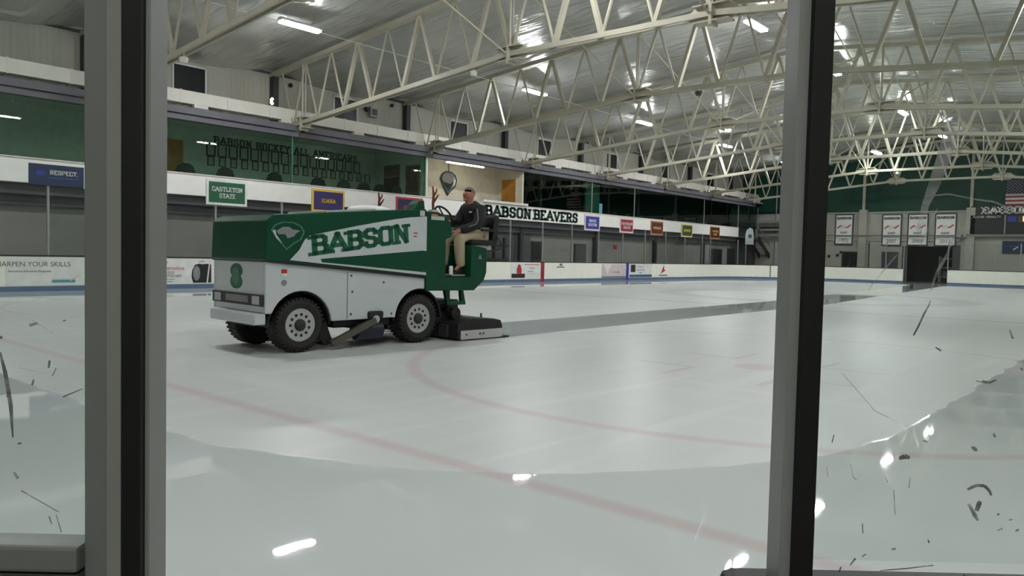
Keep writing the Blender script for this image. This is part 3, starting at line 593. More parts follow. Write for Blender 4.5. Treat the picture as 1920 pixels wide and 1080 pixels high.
MB().tube([(0, -.02, .55), (0, -.02, 6.4-zc)], .02).build('cord', 'letter', t)
# hall of portraits
ua, za = at_y(401, 272, VB); ub, zb = at_y(669, 272, VB)
zt = at_y(410, 256, VB)[1]; zl = at_y(410, 271, VB)[1]
mb = MB(); lettering(mb, 'BABSON HOCKEY ALL AMERICANS', lambda p, t: ((ua+ub)/2+p[0], VB-t, zl+p[1]), 0, .03, zt-zl, ub-ua, .2, True, .22)
tag(mb.build('wall_lettering', 'letter'), 'dark green letters above the framed portraits on the hall wall', 'lettering')
fr = thing('picture_frame', 'black framed portrait in the row under the hall lettering', 'picture', (0, 0, 0), 0, 'portraits in the upper row')
fw_, fh = .41, .56
mbf = MB()
for A in ((-fw_/2, -fh/2, -fw_/2+.05, fh/2), (fw_/2-.05, -fh/2, fw_/2, fh/2), (-fw_/2, fh/2-.05, fw_/2, fh/2), (-fw_/2, -fh/2, fw_/2, -fh/2+.05)): mbf.box((A[0], -.04, A[1]), (A[2], 0, A[3]))
mbf.build('frame', 'frame', fr); MB().box((-fw_/2+.04, -.015, -fh/2+.04), (fw_/2-.04, 0, fh/2-.04)).build('print', 'paper', fr)
ztop = at_y(392, 280, VB)[1]; u_first = at_y(395, 280, VB)[0]; u_last = at_y(668, 318, VB)[0]
for i in range(16):
    o = fr if i == 0 else copy_tree(fr); o.location = (u_first+(u_last-u_first)*i/15, VB, ztop)
fr2 = copy_tree(fr); fr2['label'] = 'small black framed photograph in the lower row of the hall wall'; fr2['group'] = 'photographs in the lower row'; fr2.scale = (.74, 1, .72)
zlow = at_y(397, 302, VB)[1]; u_l2 = at_y(688, 343, VB)[0]
for i in range(17):
    o = fr2 if i == 0 else copy_tree(fr2); o.location = (u_first+(u_l2-u_first)*i/16, VB, zlow)
st = thing('bar_stool', 'black round-backed stool at the hall window', 'stool', (0, 0, 3.45), 0, 'stools along the hall window')
MB().lathe([(.24, 0), (.26, .03), (.24, .08)], lambda a, r, x: (r*math.cos(a), r*math.sin(a), .52+x), 20).build('seat', 'chairm', st, smooth=True)
MB().prism([(-.34, .55), (-.37, .8), (-.28, 1.0), (-.12, 1.08), (.12, 1.08), (.28, 1.0), (.37, .8), (.34, .55)], lambda p, t: (p[0], .2+t-.3*p[0]*p[0], p[1]), 0, .06).build('backrest', 'chairm', st, bevel=.015)
MB().tube([(0, 0, .03), (0, 0, .52)], .03).build('pedestal', 'chrome', st); MB().lathe([(.22, 0), (.2, .03)], lambda a, r, x: (r*math.cos(a), r*math.sin(a), x), 20).build('base', 'chairm', st)
for i, px_ in enumerate((343, 418, 510, 592, 640, 677, 708, 738)):
    o = st if i == 0 else copy_tree(st); o.location = (at_y(px_, 330, 28.1)[0], 28.1, 3.45); o.rotation_euler = (0, 0, PI)
# dark seats' details: pale panel, blue glow
ua, ub = at_y(1098, 370, 28.2)[0], at_y(1124, 370, 28.2)[0]
tag(MB().box((ua, 28.2, 3.45), (ub, 28.3, 6.3)).build('room_divider', 'greenpart'), 'pale green divider panel behind the dark glass above the blue sign', 'divider')
ua, za = at_y(1123, 402, 29.5); ub, zb = at_y(1129, 382, 29.5)
t = thing('television', 'glowing pale blue screen behind the dark glass', 'screen', ((ua+ub)/2, 29.5, za)); MB().box((-(ub-ua)/2, -.02, 0), ((ub-ua)/2, 0, zb-za)).build('screen', 'bluescreen', t); MB().box((-(ub-ua)/2-.04, 0, -.04), ((ub-ua)/2+.04, .05, zb-za+.04)).build('case', 'black', t); MB().box((-.06, 0, 3.5-za), (.06, .08, -.04)).build('stand', 'black', t)
for k in range(9):
    u = 44+k*1.7
    t = thing('box_seat', 'dark seat back behind the dark glass above the white band', 'seat', (u, 28.6, 3.5), 0, 'seats behind the dark glass')
    MB().box((-.25, .02, .4), (.25, .1, .95)).build('backrest', 'header', t, bevel=.02); MB().box((-.25, -.4, .38), (.25, .05, .46)).build('seat', 'header', t, bevel=.02); MB().box((-.04, -.25, 0), (.04, -.15, .38)).build('leg', 'black', t)
for u, lab in ((47.5, 'dark post inside the dark glass above the maroon sign'), (36.3, 'dark post inside the dark glass above the word BEAVERS')):
    tag(MB().box((u-.1, 28.9, 3.5), (u+.1, 29.1, 6.34)).build('room_post', 'header'), lab, 'post')

# ---- trusses
def truss():
    t = thing('roof_truss', '', 'truss', (T0, 27.0, 6.5), 0, None)
    X = 0; o = (X, 27.0, 6.5)
    P = lambda v, z: (0, v-27.0, z-6.5)
    def bz(v):
        v = v if v >= 12.5 else 25-v
        return 7.66 if v <= 15.9 else 7.66-(v-15.9)*(1.1/11.1)
    tz = lambda v: roofz(v)-.14
    for s in (-1, 1):
        for (a, b, w_, h_) in (((28.3, bz(27)-.1), (15.9, bz(15.9)), .075, .15), ((15.9, 7.66), (9.1, 7.66), .075, .15), ((9.1, 7.66), (-3.3, bz(27)-.1), .075, .15)):
            MB().beam((s*.1, a[0]-27, a[1]-6.5), (s*.1, b[0]-27, b[1]-6.5), w_, h_).build('bottom_chord', 'steel', t)
    for a, b in ((29.35, 12.5), (12.5, -4.35)): MB().beam(P(a, tz(a)), P(b, tz(b)), .26, .17).build('top_chord', 'steel', t)
    k = 0; v = 28.6; up = True; nodes = []
    n = 38; step = (28.6-(-3.6))/n
    for i in range(n+1): nodes.append((28.6-step*i, i % 2 == 0))
    for i in range(n):
        (va, ua_), (vb, ub_) = nodes[i], nodes[i+1]
        pa = P(va, tz(va) if ua_ else bz(va)); pb = P(vb, tz(vb) if ub_ else bz(vb))
        thick = (i % 4 in (1, 2)) if 2 < i < n-3 else False
        mid = 9.1 < va < 15.9
        if thick: MB().beam(pa, pb, .13 if not mid else .17, .12, (0, 1, 0)).build('web_strut', 'steel', t)
        else: MB().tube([pa, pb], .042 if not mid else .05, 6).build('web_rod', 'steel', t)
    for v in (27.0, 15.9, 9.1, -2.0):
        for s in (-.07, .07): MB().tube([(s, v-27, bz(v)-6.5-.1), (s, v-27, tz(v)-6.5)], .035, 6).build('web_post', 'steel', t)
        L0 = .80 if 0 < v < 20 else .6; z = bz(v)-6.5; y = v-27; sl = 0 if 0 < v < 20 else 0
        pl = [(-L0, 0), (-L0*.62, -.21), (L0*.62, -.21), (L0, 0), (L0*.62, .21), (-L0*.62, .21)]
        g_ = MB(); g_.prism(pl, lambda p, q: (q, y+p[0], z+p[1]), -.03, .03); gp = g_.build('gusset_plate', 'steel', t)
        fl = MB()
        for zz in (-.22, .2): fl.prism([(-.2, -L0*.62), (.2, -L0*.62), (.2, L0*.62), (-.2, L0*.62)], lambda p, q: (p[0], y+p[1], z+zz+q), 0, .03)
        fl.box((-.2, y-.04, z-.3), (.2, y+.04, z+.26)); fl.build('stiffener', 'steel', gp)
    return t
tl = ['cream roof truss nearest the camera, crossing overhead outside the picture', 'cream roof truss crossing the upper left corner of the picture', 'cream roof truss landing above the framed portraits', 'cream roof truss landing above the open balcony', 'cream roof truss landing at the right end of the open balcony',
      'cream roof truss landing above the blue square sign', 'cream roof truss landing above the maroon sign', 'cream roof truss landing above the last sign of the white band', 'cream roof truss farthest away in front of the green wall']
tr0 = truss()
for k in range(-1, 8):
    o = tr0 if k == -1 else copy_tree(tr0); o.location = (T0+k*PITCH, 27.0, 6.5); o['label'] = tl[k+1]; o['category'] = 'truss'; o['group'] = 'roof trusses'
# purlins, sway braces, bearing brackets
for k in range(0, 7):
    a = T0+k*PITCH; b = a+PITCH
    for v in (15.9, 9.1):
        t = thing('sway_brace', 'thin cream cross brace between two neighbouring roof trusses', 'brace', (a, v, 7.66), 0, 'sway braces between trusses')
        MB().tube([(.15, 0, 0), (PITCH-.15, 0, roofz(v)-7.9)], .03, 6).build('rod', 'steel', t); MB().tube([(.15, .06, roofz(v)-7.9), (PITCH-.15, .06, 0)], .03, 6).build('rod', 'steel', t)
    t = thing('roof_wire', 'thin pale wire stretched between two roof trusses under the foil', 'wire', (a, 24, 8.6), 0, 'thin lines under the roof')
    MB().tube([(0, -2.2, .05), (PITCH, -2.2, .05)], .014, 6).build('wire', 'duct', t)
# small speakers or cameras hanging from chords
for (x, y, z, lab) in ((0, 22.0, 6.85, 'small round white speaker hanging under the nearest visible truss'), (1, 17.5, 7.3, 'small white lamp box hanging under the truss above the portraits'), (2, 13.3, 7.45, 'small grey box under the second long truss'), (3, 12.0, 7.45, 'small dark box under the truss above the balcony end'), (6, 14.0, 7.45, 'small white box under the far truss before the green wall')):
    u = T0+x*PITCH; t = thing('hanging_box', lab, 'speaker', (u, y, z))
    MB().lathe([(.02, 0), (.1, .02), (.13, .12), (.13, .16), (.03, .2)], lambda a, r, q: (r*math.cos(a), r*math.sin(a), -.1+q), 16).build('body', 'duct' if x in (0, 1, 6) else 'header', t); MB().tube([(0, 0, .09), (0, 0, .2)], .03).build('bracket', 'duct', t)

# ---- high-bay lamps
def lamp():
    t = thing('high_bay_lamp', '', 'lamp', (0, 0, 0))
    MB().prism([(-.17, .0), (-.08, .1), (.08, .1), (.17, 0), (.15, -.01), (-.15, -.01)], lambda p, q: (q, p[0], p[1]), -.78, .78).build('reflector', 'white', t)
    mb = MB()
    for y in (-.1, 0, .1): mb.tube([(-.75, y, -.05), (.75, y, -.05)], .03, 6)
    mb.build('tubes', 'tube', t)
    for x in (-.7, .7): MB().box((x-.03, -.16, -.06), (x+.03, .16, .0)).build('end_holder', 'white', t)
    for x in (-.5, .5): MB().tube([(x, 0, .1), (x, 0, 1.2)], .006, 5).build('hanger', 'postgrey', t)
    return t
lp = lamp(); first = True
rows = [((22.4, 8.9), (5.0, 15.0, 27.5, 37.2, 47.4, 58.0)), ((11.7, 9.9), (5.5, 16.5, 26.9, 35.3, 47.0, 57)), ((2.6, 8.9), (4.8, 15, 27.5, 37.2, 47.4, 58)), ((-2.6, 8.0), (-3.0,))]  # last row: unseen lamp added to light the near post faces
nm = {(22.4, 15.0): 'lit strip lamp at the top left, nearest in its row', (22.4, 27.5): 'lit strip lamp right of the second truss, over the driver', (22.4, 37.2): 'lit strip lamp third along the left roof slope', (22.4, 47.4): 'lit strip lamp fourth along the left roof slope', (22.4, 58.0): 'lit strip lamp far away beside the black door post',
      (11.7, 26.9): 'lit strip lamp high up left of the black door post', (11.7, 35.3): 'lit strip lamp just right of the black door post', (11.7, 47.0): 'lit strip lamp far away near the roof ridge'}
for (v, z), us in rows:
    for u in us:
        o = lp if first else copy_tree(lp); first = False; o.location = (u, v, z)
        o['label'] = nm.get((v, u), 'lit strip lamp of the hall outside the picture, row at %s' % ({22.4: 'the far side', 11.7: 'the ridge', 2.6: 'the near side', -2.6: 'the corner behind the viewer, added to light the near posts'}[v])); o['category'] = 'lamp'; o['group'] = 'high bay lamps'
o = copy_tree(lp); o.location = (54.0, 14.9, 8.7); o['label'] = 'faint lit lamp far away above the end wall banners'; o['group'] = 'high bay lamps'

# ================================================================== SIGNS AND BOARD ADVERTISEMENTS
def sign(x, w_, border, field, lines, lm, lab, z0=2.92, z1=3.82, hs=.17):
    t = thing('school_sign', lab, 'sign', (x+w_/2, V1+.038, z0)); h = z1-z0
    MB().box((-w_/2, -.05, 0), (w_/2, 0, h)).build('border', border, t, bevel=.006)
    MB().box((-w_/2+.09, -.06, .09), (w_/2-.09, -.045, h-.09)).build('field', field, t)
    n = len(lines)
    for i, (s, ww) in enumerate(lines):
        zc = h/2+((n-1)/2-i)*(hs*1.35)-hs/2
        mb = MB(); lettering(mb, s, lambda p, q: (p[0], -.06-q, zc+p[1]), 0, .012, hs, ww, .18, True, .13); mb.build('lettering', lm, t)
    return t
M['s_white'] = mat('sign_white', (214, 220, 212), .5); M['s_green'] = mat('sign_green', (22, 84, 54), .5); M['s_gold'] = mat('sign_gold', (214, 176, 70), .5); M['s_purple'] = mat('sign_purple', (48, 34, 92), .5)
M['s_coral'] = mat('sign_coral', (196, 62, 72), .5); M['s_navy'] = mat('sign_navy', (40, 34, 84), .5); M['s_blue'] = mat('sign_blue', (38, 44, 138), .5); M['s_red'] = mat('sign_red', (146, 22, 44), .5)
M['s_maroon'] = mat('sign_maroon', (78, 22, 34), .5); M['s_tan'] = mat('sign_tan', (172, 124, 76), .5); M['s_leaf'] = mat('sign_leaf', (54, 66, 32), .5); M['s_cream'] = mat('sign_cream', (206, 196, 132), .5); M['s_dkred'] = mat('sign_dark_red', (66, 18, 22), .5); M['s_pink'] = mat('sign_pale', (222, 204, 204), .5)
sign(13.36, 1.55, 's_white', 's_green', [('CASTLETON', 1.15), ('STATE', .6)], 's_white', 'green sign with white border reading CASTLETON STATE')
sign(17.68, 1.56, 's_gold', 's_purple', [('ELMIRA', .66)], 's_gold', 'purple sign with gold border reading ELMIRA')
sign(21.98, 1.56, 's_coral', 's_navy', [('HOBART', .8)], 's_coral', 'navy sign with red border half hidden by the resurfacer hood')
t_ = sign(26.2, 1.42, 's_tan', 's_dkred', [], 's_gold', 'brown-bordered dark sign mostly hidden behind the driver')
sign(36.1, 1.53, 's_pink', 's_blue', [('UMASS', .72), ('BOSTON', .86)], 's_white', 'blue square sign with pale border and two white lines')
sign(39.82, 1.53, 's_pink', 's_red', [('NEW ENGLAND', 1.2), ('COLLEGE', .8)], 's_pink', 'red sign with pale border reading NEW ENGLAND COLLEGE')
sign(43.5, 1.56, 's_tan', 's_maroon', [('NORWICH', 1.0)], 's_gold', 'maroon sign with tan border and one gold line')
sign(47.6, 1.58, 's_cream', 's_leaf', [('SKIDMORE', .98)], 's_gold', 'olive green sign with cream border and one yellow line')
sign(51.95, 1.53, 's_tan', 's_dkred', [('SOUTHERN', .95), ('MAINE', .6)], 's_gold', 'dark red sign with tan border and two yellow lines, last of the row')
# respect banner behind the left glass
t = thing('wall_banner', 'blue banner reading RESPECT seen through the left glass', 'banner', (7.9, V1+.038, 3.16))
MB().box((0, -.04, 0), (1.5, 0, .62)).build('sheet', 'navy', t); mb = MB(); lettering(mb, 'RESPECT.', lambda p, q: (.95+p[0], -.04-q, .32+p[1]), 0, .01, .14, .78, .2, False, .12); mb.build('lettering', 'white', t)
MB().box((.2, -.05, .28), (.42, -.04, .42)).build('badge', 'blue', t); MB().box((.5, -.05, .22), (1.35, -.04, .24)).build('underline', 'adblue', t); MB().box((1.5, -.03, -.02), (1.6, 0, .64)).build('edge_strip', 'white', t)
# big lettering on the fascia
ua, ub = at_y(910, 395, 27.4)[0], at_y(1083, 408, 27.4)[0]
t = thing('lettered_band', 'dark green BABSON BEAVERS lettering on the white band', 'lettering', ((ua+ub)/2, 27.4, 3.42))
for wd, xc, ww in (('BABSON', -.273*(ub-ua), .452*(ub-ua)), ('BEAVERS', .243*(ub-ua), .505*(ub-ua))): mb = MB(); lettering(mb, wd, lambda p, q: (p[0]+xc, -.002-q, p[1]), 0, .02, .60, ww, .25, True, .17); mb.build('word', 'letter', t)
ua2, ub2 = at_y(905, 375, 27.35)[0], at_y(988, 385, 27.35)[0]
tag(MB().box((ua2, 27.25, 4.14), (ub2, 27.4, 4.26)).build('ledge_rail', 'white', bevel=.01), 'white ledge rail along the front of the open balcony', 'rail')
# advertisements on the far boards
def ad(x0, x1, z0, z1, lab, base='adwhite'):
    t = thing('board_advert', lab, 'advert', (x0, V1-.004, z0)); MB().box((0, -.006, 0), (x1-x0, 0, z1-z0)).build('sheet', base, t); return t
def adbox(t, nm_, m, a, b, c, d, dep=.009): return MB().box((a, -dep, b), (c, -.005, d)).build(nm_, m, t)
def adtext(t, s, size, m, x, z, shear=0, w_=None):
    o = text_mesh('lettering', s, size, m, t, Matrix.Translation((x, -.008, z)) @ FACE_Y, .002, shear)
    return o
t = ad(10.6, 13.62, .19, 1.01, 'white automotive advert with red lettering and a tyre, left of the resurfacer')
adtext(t, 'Center', .22, 'redp', .8, .62, 0); adtext(t, 'Automotive', .2, 'redp', 1.02, .44)
adtext(t, '(781) 444-2522', .13, 'adblack', .83, .31, .3); adtext(t, 'CENTERAUTOMOTIVE.NET', .12, 'adblack', .42, .2, .3); adtext(t, 'auto collision and service', .07, 'greytext', .95, .11); adtext(t, 'Highland Avenue, Needham', .07, 'greytext', .8, .03)
MB().prism([(2.3, 0), (2.24, .2), (2.26, .42), (2.36, .62), (2.5, .66), (2.62, .64), (2.8, .66), (2.95, .64), (2.96, .0)], lambda p, q: (p[0], -q, p[1]), .006, .010).build('tyre_picture', 'adblack', t)
MB().prism([(2.42+.13*math.cos(a), .33+.26*math.sin(a)) for a in [2*PI*i/20 for i in range(20)]], lambda p, q: (p[0], -q, p[1]), .010, .012).build('rim_picture', 'greyp', t)
mb = MB()
for i in range(7): a = 2*PI*i/7; mb.beam((2.42+.02*math.cos(a), -.0125, .33+.04*math.sin(a)), (2.42+.11*math.cos(a), -.0125, .33+.22*math.sin(a)), .02, .003)
mb.build('spokes', 'adwhite', t); mb = MB(); mb.prism([(2.78, 0), (2.83, 0), (2.93, .8), (2.88, .8)], lambda p, q: (p[0], -q, p[1]), .010, .012); mb.build('slash', 's_pink', t)
MB().prism([(.82, .42), (.98, .45), (1.05, .5), (.98, .56), (.85, .6)], lambda p, q: (p[0], -q, p[1]), .006, .01).build('car_picture', 'adblack', t); adtext(t, 'Johnson', .07, 'adblue', 2.5, .72, .2)
t = ad(7.3, 9.5, .17, 1.0, 'pale advert with dark words SKILLS seen through the left glass', 'white')
adtext(t, 'SHARPEN YOUR SKILLS', .2, 'greytext', -.35, .57); adbox(t, 'teal_bar', 'tealp', 1.2, .08, 1.85, .17)
MB().prism([(1.7, .12), (2.18, .42), (2.2, .46), (1.72, .2)], lambda p, q: (p[0], -q, p[1]), .006, .01).build('stroke', 's_pink', t); adtext(t, 'Innovative Education Programs', .09, 'greytext', .05, .4, .2)
xa, xb = at_y(957, 510, V1)[0], at_y(1014, 510, V1)[0]; t = ad(xa, xb, .2, .98, 'advert with a dark red figure, left of the red stripe')
MB().prism([(.5, .22), (.48, .45), (.58, .68), (.68, .74), (.78, .68), (.88, .45), (.86, .22)], lambda p, q: (p[0], -q, p[1]), .006, .01).build('figure', 'redp', t)
adbox(t, 'black_bar', 'adblack', .08, .02, 1.15, .24); adbox(t, 'red_line', 'redp', 1.1, .7, 2.35, .73); adtext(t, 'Center for', .11, 'greytext', 1.5, .5); adtext(t, 'Business', .12, 'greytext', 1.4, .32); adbox(t, 'pink_line', 'pink', 1.3, .22, 2.3, .24)
xa, xb = at_y(1128, 510, V1)[0], at_y(1174, 510, V1)[0]; t = ad(xa, xb, .16, .98, 'pale grey and pink advert left of the blue stripe', 'pink'); adtext(t, 'our meeting', .17, 'greytext', 1.1, .3); adbox(t, 'base_bar', 'greyp', 0, 0, xb-xa, .1)
MB().prism([(.2, .8), (.6, .2), (1.0, .8)], lambda p, q: (p[0], -q, p[1]), .006, .009).build('pale_shape', 'adwhite', t)
xa, xb = at_y(1180, 510, V1)[0], at_y(1222, 510, V1)[0]; t = ad(xa, xb, .18, 1.0, 'white advert with black square and blue foot, right of the blue stripe'); adbox(t, 'black_square', 'adblack', .15, .32, .68, .78); adbox(t, 'blue_bar', 'adblue', 0, 0, xb-xa, .16)
adtext(t, 'Residence Inn', .12, 'greytext', 1.0, .62); adtext(t, 'Courtyard Boston', .12, 'greytext', .9, .42); adtext(t, 'Waltham', .12, 'greytext', 1.1, .24)
xa = at_y(1244, 510, V1)[0]; t = ad(xa-.9, xa+1.4, .18, 1.0, 'white advert with a slim red and grey mark', 'board'); MB().prism([(.5, .2), (.95, .82), (.95, .5), (1.15, .42), (.8, .3)], lambda p, q: (p[0], -q, p[1]), .006, .01).build('mark', 'redp', t); adbox(t, 'dark_line', 'greytext', .3, .06, 1.4, .14)
xa = at_y(1051, 497, V1)[0]; t = ad(xa-.6, xa+.6, .7, 1.01, 'tiny dark logo on the white boards right of the red stripe', 'board'); adbox(t, 'mark', 'greytext', .5, .16, .75, .28); adbox(t, 'wordmark', 'greytext', .25, .06, .95, .12)

# banners, scoreboard, flag on the end wall
def banner(x0, x1, yt, yb, year, lab):
    va, zt_ = at_x(x0, yt, UE-.1); vb, _ = at_x(x1, yt, UE-.1); zb_ = at_x((x0+x1)/2, yb, UE-.1)[1]; w_ = va-vb; h = zt_-zb_
    t = thing('championship_banner', lab, 'banner', (UE-.1, (va+vb)/2, zb_), 0)
    f = lambda p, q: (-q, -p[0], p[1])
    MB().prism([(-w_/2, 0), (w_/2, 0), (w_/2, h), (-w_/2, h)], f, 0, .03).build('border', 'letter', t)
    MB().prism([(-w_/2+.09, .09), (w_/2-.09, .09), (w_/2-.09, h-.09), (-w_/2+.09, h-.09)], f, .03, .04).build('sheet', 'fascia', t)
    mb = MB(); lettering(mb, 'BABSON', lambda p, q: (-q, -p[0], h*.83+p[1]), .04, .055, .2, w_*.78, .24); mb.build('lettering', 'letter', t)
    mb = MB(); lettering(mb, 'EAST', lambda p, q: (-q, -p[0], h*.37+p[1]), .04, .055, .15, w_*.36, .24); mb.build('lettering', 'greytext', t)
    MB().prism([(-w_*.36, h*.52), (-w_*.2, h*.6), (0, h*.59), (0, h*.62), (-w_*.22, h*.64), (-w_*.38, h*.56)], f, .04, .05).build('swoosh', 'redp', t)
    MB().prism([(0, h*.55), (w_*.2, h*.55), (w_*.38, h*.63), (w_*.36, h*.67), (w_*.16, h*.59), (0, h*.59)], f, .04, .05).build('swoosh', 's_coral', t)
    MB().prism([(-w_*.15, h*.54), (w_*.1, h*.54), (w_*.12, h*.64), (-w_*.12, h*.64)], f, .05, .055).build('skate_outline', 'white', t)
    MB().prism([(-w_*.42, h*.27), (w_*.42, h*.27), (w_*.42, h*.3), (-w_*.42, h*.3)], f, .04, .05).build('rule', 'greytext', t)
    o = text_mesh('year', year, .38, 'greytext', t, Matrix.Translation((-.05, 0, h*.1)) @ FACE_X, .003, 0, 'CENTER')
banner(1567, 1601, 402, 459, '1992', 'white green-edged banner with 1992, beside the black door post')
banner(1655, 1692, 402, 461, '2007', 'white green-edged banner with 2007, left of the doorway')
banner(1703, 1742, 401, 461, '2009', 'white green-edged banner over the doorway, partly behind a smear')
banner(1754, 1795, 400, 462, '2013', 'white green-edged banner with 2013, right of the others')
va, zt_ = at_x(1820, 404, UE-.35); zb_ = at_x(1820, 438, UE-.35)[1]
t = thing('scoreboard', 'black scoreboard with orange digits under white BABSON letters', 'scoreboard', (UE-.35, va, zb_))
f = lambda p, q: (-q, -p[0], p[1]); hh = zt_-zb_
MB().prism([(0, -.05), (6.2, -.05), (6.2, hh), (0, hh)], f, -.3, 0).build('cabinet', 'scoreblk', t); 
for x in (2.2, 4.0): MB().prism([(x-.05, 0), (x+.05, 0), (x+.05, hh), (x-.05, hh)], f, 0, .03).build('divider', 'greyp', t)
MB().prism([(-.05, -.22), (6.2, -.22), (6.2, -.06), (-.05, -.06)], f, -.3, .05).build('bottom_ledge', 'lowwall', t)
MB().prism([(0, hh), (6.2, hh), (6.2, hh+.66), (0, hh+.66)], f, -.3, -.02).build('name_panel', 'scoreblk', t)
mb = MB(); lettering(mb, 'BABSON', lambda p, q: (-q, -2.2-p[0], hh+.1+p[1]), -.02, .03, .52, 2.9, .24); mb.build('lettering', 'fascia', t)
text_mesh('player_caption', 'PLAYER  PENALTY', .22, 'white', t, Matrix.Translation((-.02, -.15, hh-.2)) @ FACE_X)
MB().prism([(2.35, hh-.5), (2.9, hh-.5), (2.9, hh-.08), (2.35, hh-.08)], f, 0, .02).build('sponsor_tile', 'blue', t)
MB().prism([(3.0, hh-.55), (3.9, hh-.55), (3.9, hh-.02), (3.0, hh-.02)], f, 0, .02).build('digit_frame', 'header', t)
MB().prism([(3.28, hh-.48), (3.36, hh-.48), (3.36, hh-.1), (3.28, hh-.1)], f, .02, .03).build('digit', 'amber', t); MB().prism([(3.55, hh-.48), (3.63, hh-.48), (3.63, hh-.1), (3.55, hh-.1)], f, .02, .03).build('digit', 'amber', t)
va, zt_ = at_x(1887, 338, UE-.2); zb_ = at_x(1887, 386, UE-.2)[1]; t = thing('flag', 'United States flag hanging above the scoreboard', 'flag', (UE-.2, va, zb_)); hh = zt_-zb_; W_ = hh*1.7
MB().prism([(0, 0), (W_, 0), (W_, hh), (0, hh)], f, 0, .02).build('cloth', 'flagwhite', t)
for i in range(0, 13, 2): MB().prism([(0, hh*i/13), (W_, hh*i/13), (W_, hh*(i+1)/13), (0, hh*(i+1)/13)], f, .02, .03).build('stripe', 'flagred', t)
MB().prism([(0, hh*6/13), (W_*.42, hh*6/13), (W_*.42, hh), (0, hh)], f, .03, .04).build('canton', 'flagblue', t)
mb = MB()
for r in range(9):
    for c in range(6 if r % 2 == 0 else 5):
        x = W_*.42*((c+.5+(.5 if r % 2 else 0))/6); y = hh*6/13+hh*7/13*((r+.5)/9)
        mb.prism([(x+.045*math.cos(PI/2+a*PI/5)*(1 if a % 2 == 0 else .4), y+.045*math.sin(PI/2+a*PI/5)*(1 if a % 2 == 0 else .4)) for a in range(10)], f, .04, .045)
mb.build('stars', 'flagwhite', t)
va, zt_ = at_x(1880, 452, UE-.05); zb_ = at_x(1880, 475, UE-.05)[1]; t = thing('wall_sign', 'dark blue rectangular sign on the end wall under the scoreboard', 'sign', (UE-.05, va, zb_)); hh = zt_-zb_
MB().prism([(0, 0), (2.4, 0), (2.4, hh), (0, hh)], f, 0, .05).build('board', 'navy', t); MB().prism([(.2, hh*.55), (1.4, hh*.55), (1.4, hh*.63), (.2, hh*.63)], f, .05, .06).build('line_of_text', 'adblue', t); MB().prism([(.7, hh*.25), (1.0, hh*.5), (.95, hh*.58), (.65, hh*.33)], f, .05, .06).build('mark', 'white', t)
# stairs, arched sign and gate in the far left corner
t = thing('staircase', 'dark steel staircase slanting down in the far left corner', 'stairs', (61.5, 27.2, 0))
xa, za = at_y(1411, 447, 27.2); xb, zb = at_y(1443, 497, 27.2)
for dy in (-.5, .4): MB().beam((xa-61.5, dy, za), (xb-61.5, dy, zb), .08, .35).build('stringer', 'col', t); MB().beam((xa-61.5, dy, za+.95), (xb-61.5, dy, zb+.95), .05, .05).build('handrail', 'postgrey', t)
n = 12
for i in range(n): f_ = (i+.5)/n; MB().box((xa-61.5+(xb-xa)*f_-.14, -.5, za+(zb-za)*f_), (xa-61.5+(xb-xa)*f_+.14, .4, za+(zb-za)*f_+.04)).build('tread', 'header', t)
xa, za = at_y(1397, 458, 26.8); xb, zb = at_y(1413, 428, 26.8); w_ = xb-xa; h = zb-za
t = thing('arched_sign', 'pale blue arched sign at the end of the white band', 'sign', (xa, 26.8, za))
MB().prism([(0, 0), (w_, 0), (w_*.95, h*.7), (w_*.8, h*.95), (w_*.5, h), (w_*.15, h*.85), (0, h*.6)], lambda p, q: (p[0], -q, p[1]), 0, .06).build('panel', 'lightblue', t)
MB().box((w_*.3, -.07, h*.4), (w_*.7, -.06, h*.6)).build('print', 'greytext', t); MB().box((w_*.1, -.03, -za), (w_*.14, .03, .1)).build('support', 'postgrey', t)
ydoor('door_12', 1402, 1414, 2.3, 'header')

# far side rink glass: posts and panes
gp = thing('rink_glass', 'clear rink glass pane with grey post on the far boards', 'glass', (0, 0, 0), 0, 'glass panes on the far boards'); PG = 2.655
MB().box((-.03, -.02, 0), (.03, .05, 2.1)).build('post', 'glasspost', gp); MB().box((.03, -.006, 0), (PG-.03, .006, 1.8)).build('pane', 'glass', gp)
for i in range(-2, 15):
    o = gp if i == -2 else copy_tree(gp); o.location = (13.74+PG*i, V1+.06, 1.075)
for k, (kind, a, b) in enumerate((('far_right', 0, 1), ('end', 0, fe(14.6)), ('end', fe(11.75), 1))):
    t = thing('rink_glass', ['curved rink glass round the far left corner of the ice', 'rink glass above the end boards left of the doorway', 'rink glass above the end boards right of the doorway'][k], 'glass', (0, 0, 0))
    q = ring(kind, a, b); sweep(MB(), q, .06, .072, 1.075, 2.9).build('pane', 'glass', t)
    if kind == 'end':
        pts_ = [q[0], q[-1]]; pts_ = [q[0]]+[tuple(q[0][j]+(q[-1][j]-q[0][j])*s for j in range(4)) for s in ((.5,) if k == 1 else (.25, .5, .75))]+[q[-1]]
    else: pts_ = q[::6]
    for (x, y, nx_, ny_) in pts_: MB().box((x+nx_*.07-.03, y+ny_*.07-.03, 1.075), (x+nx_*.07+.03, y+ny_*.07+.03, 2.93)).build('post', 'glasspost', t)

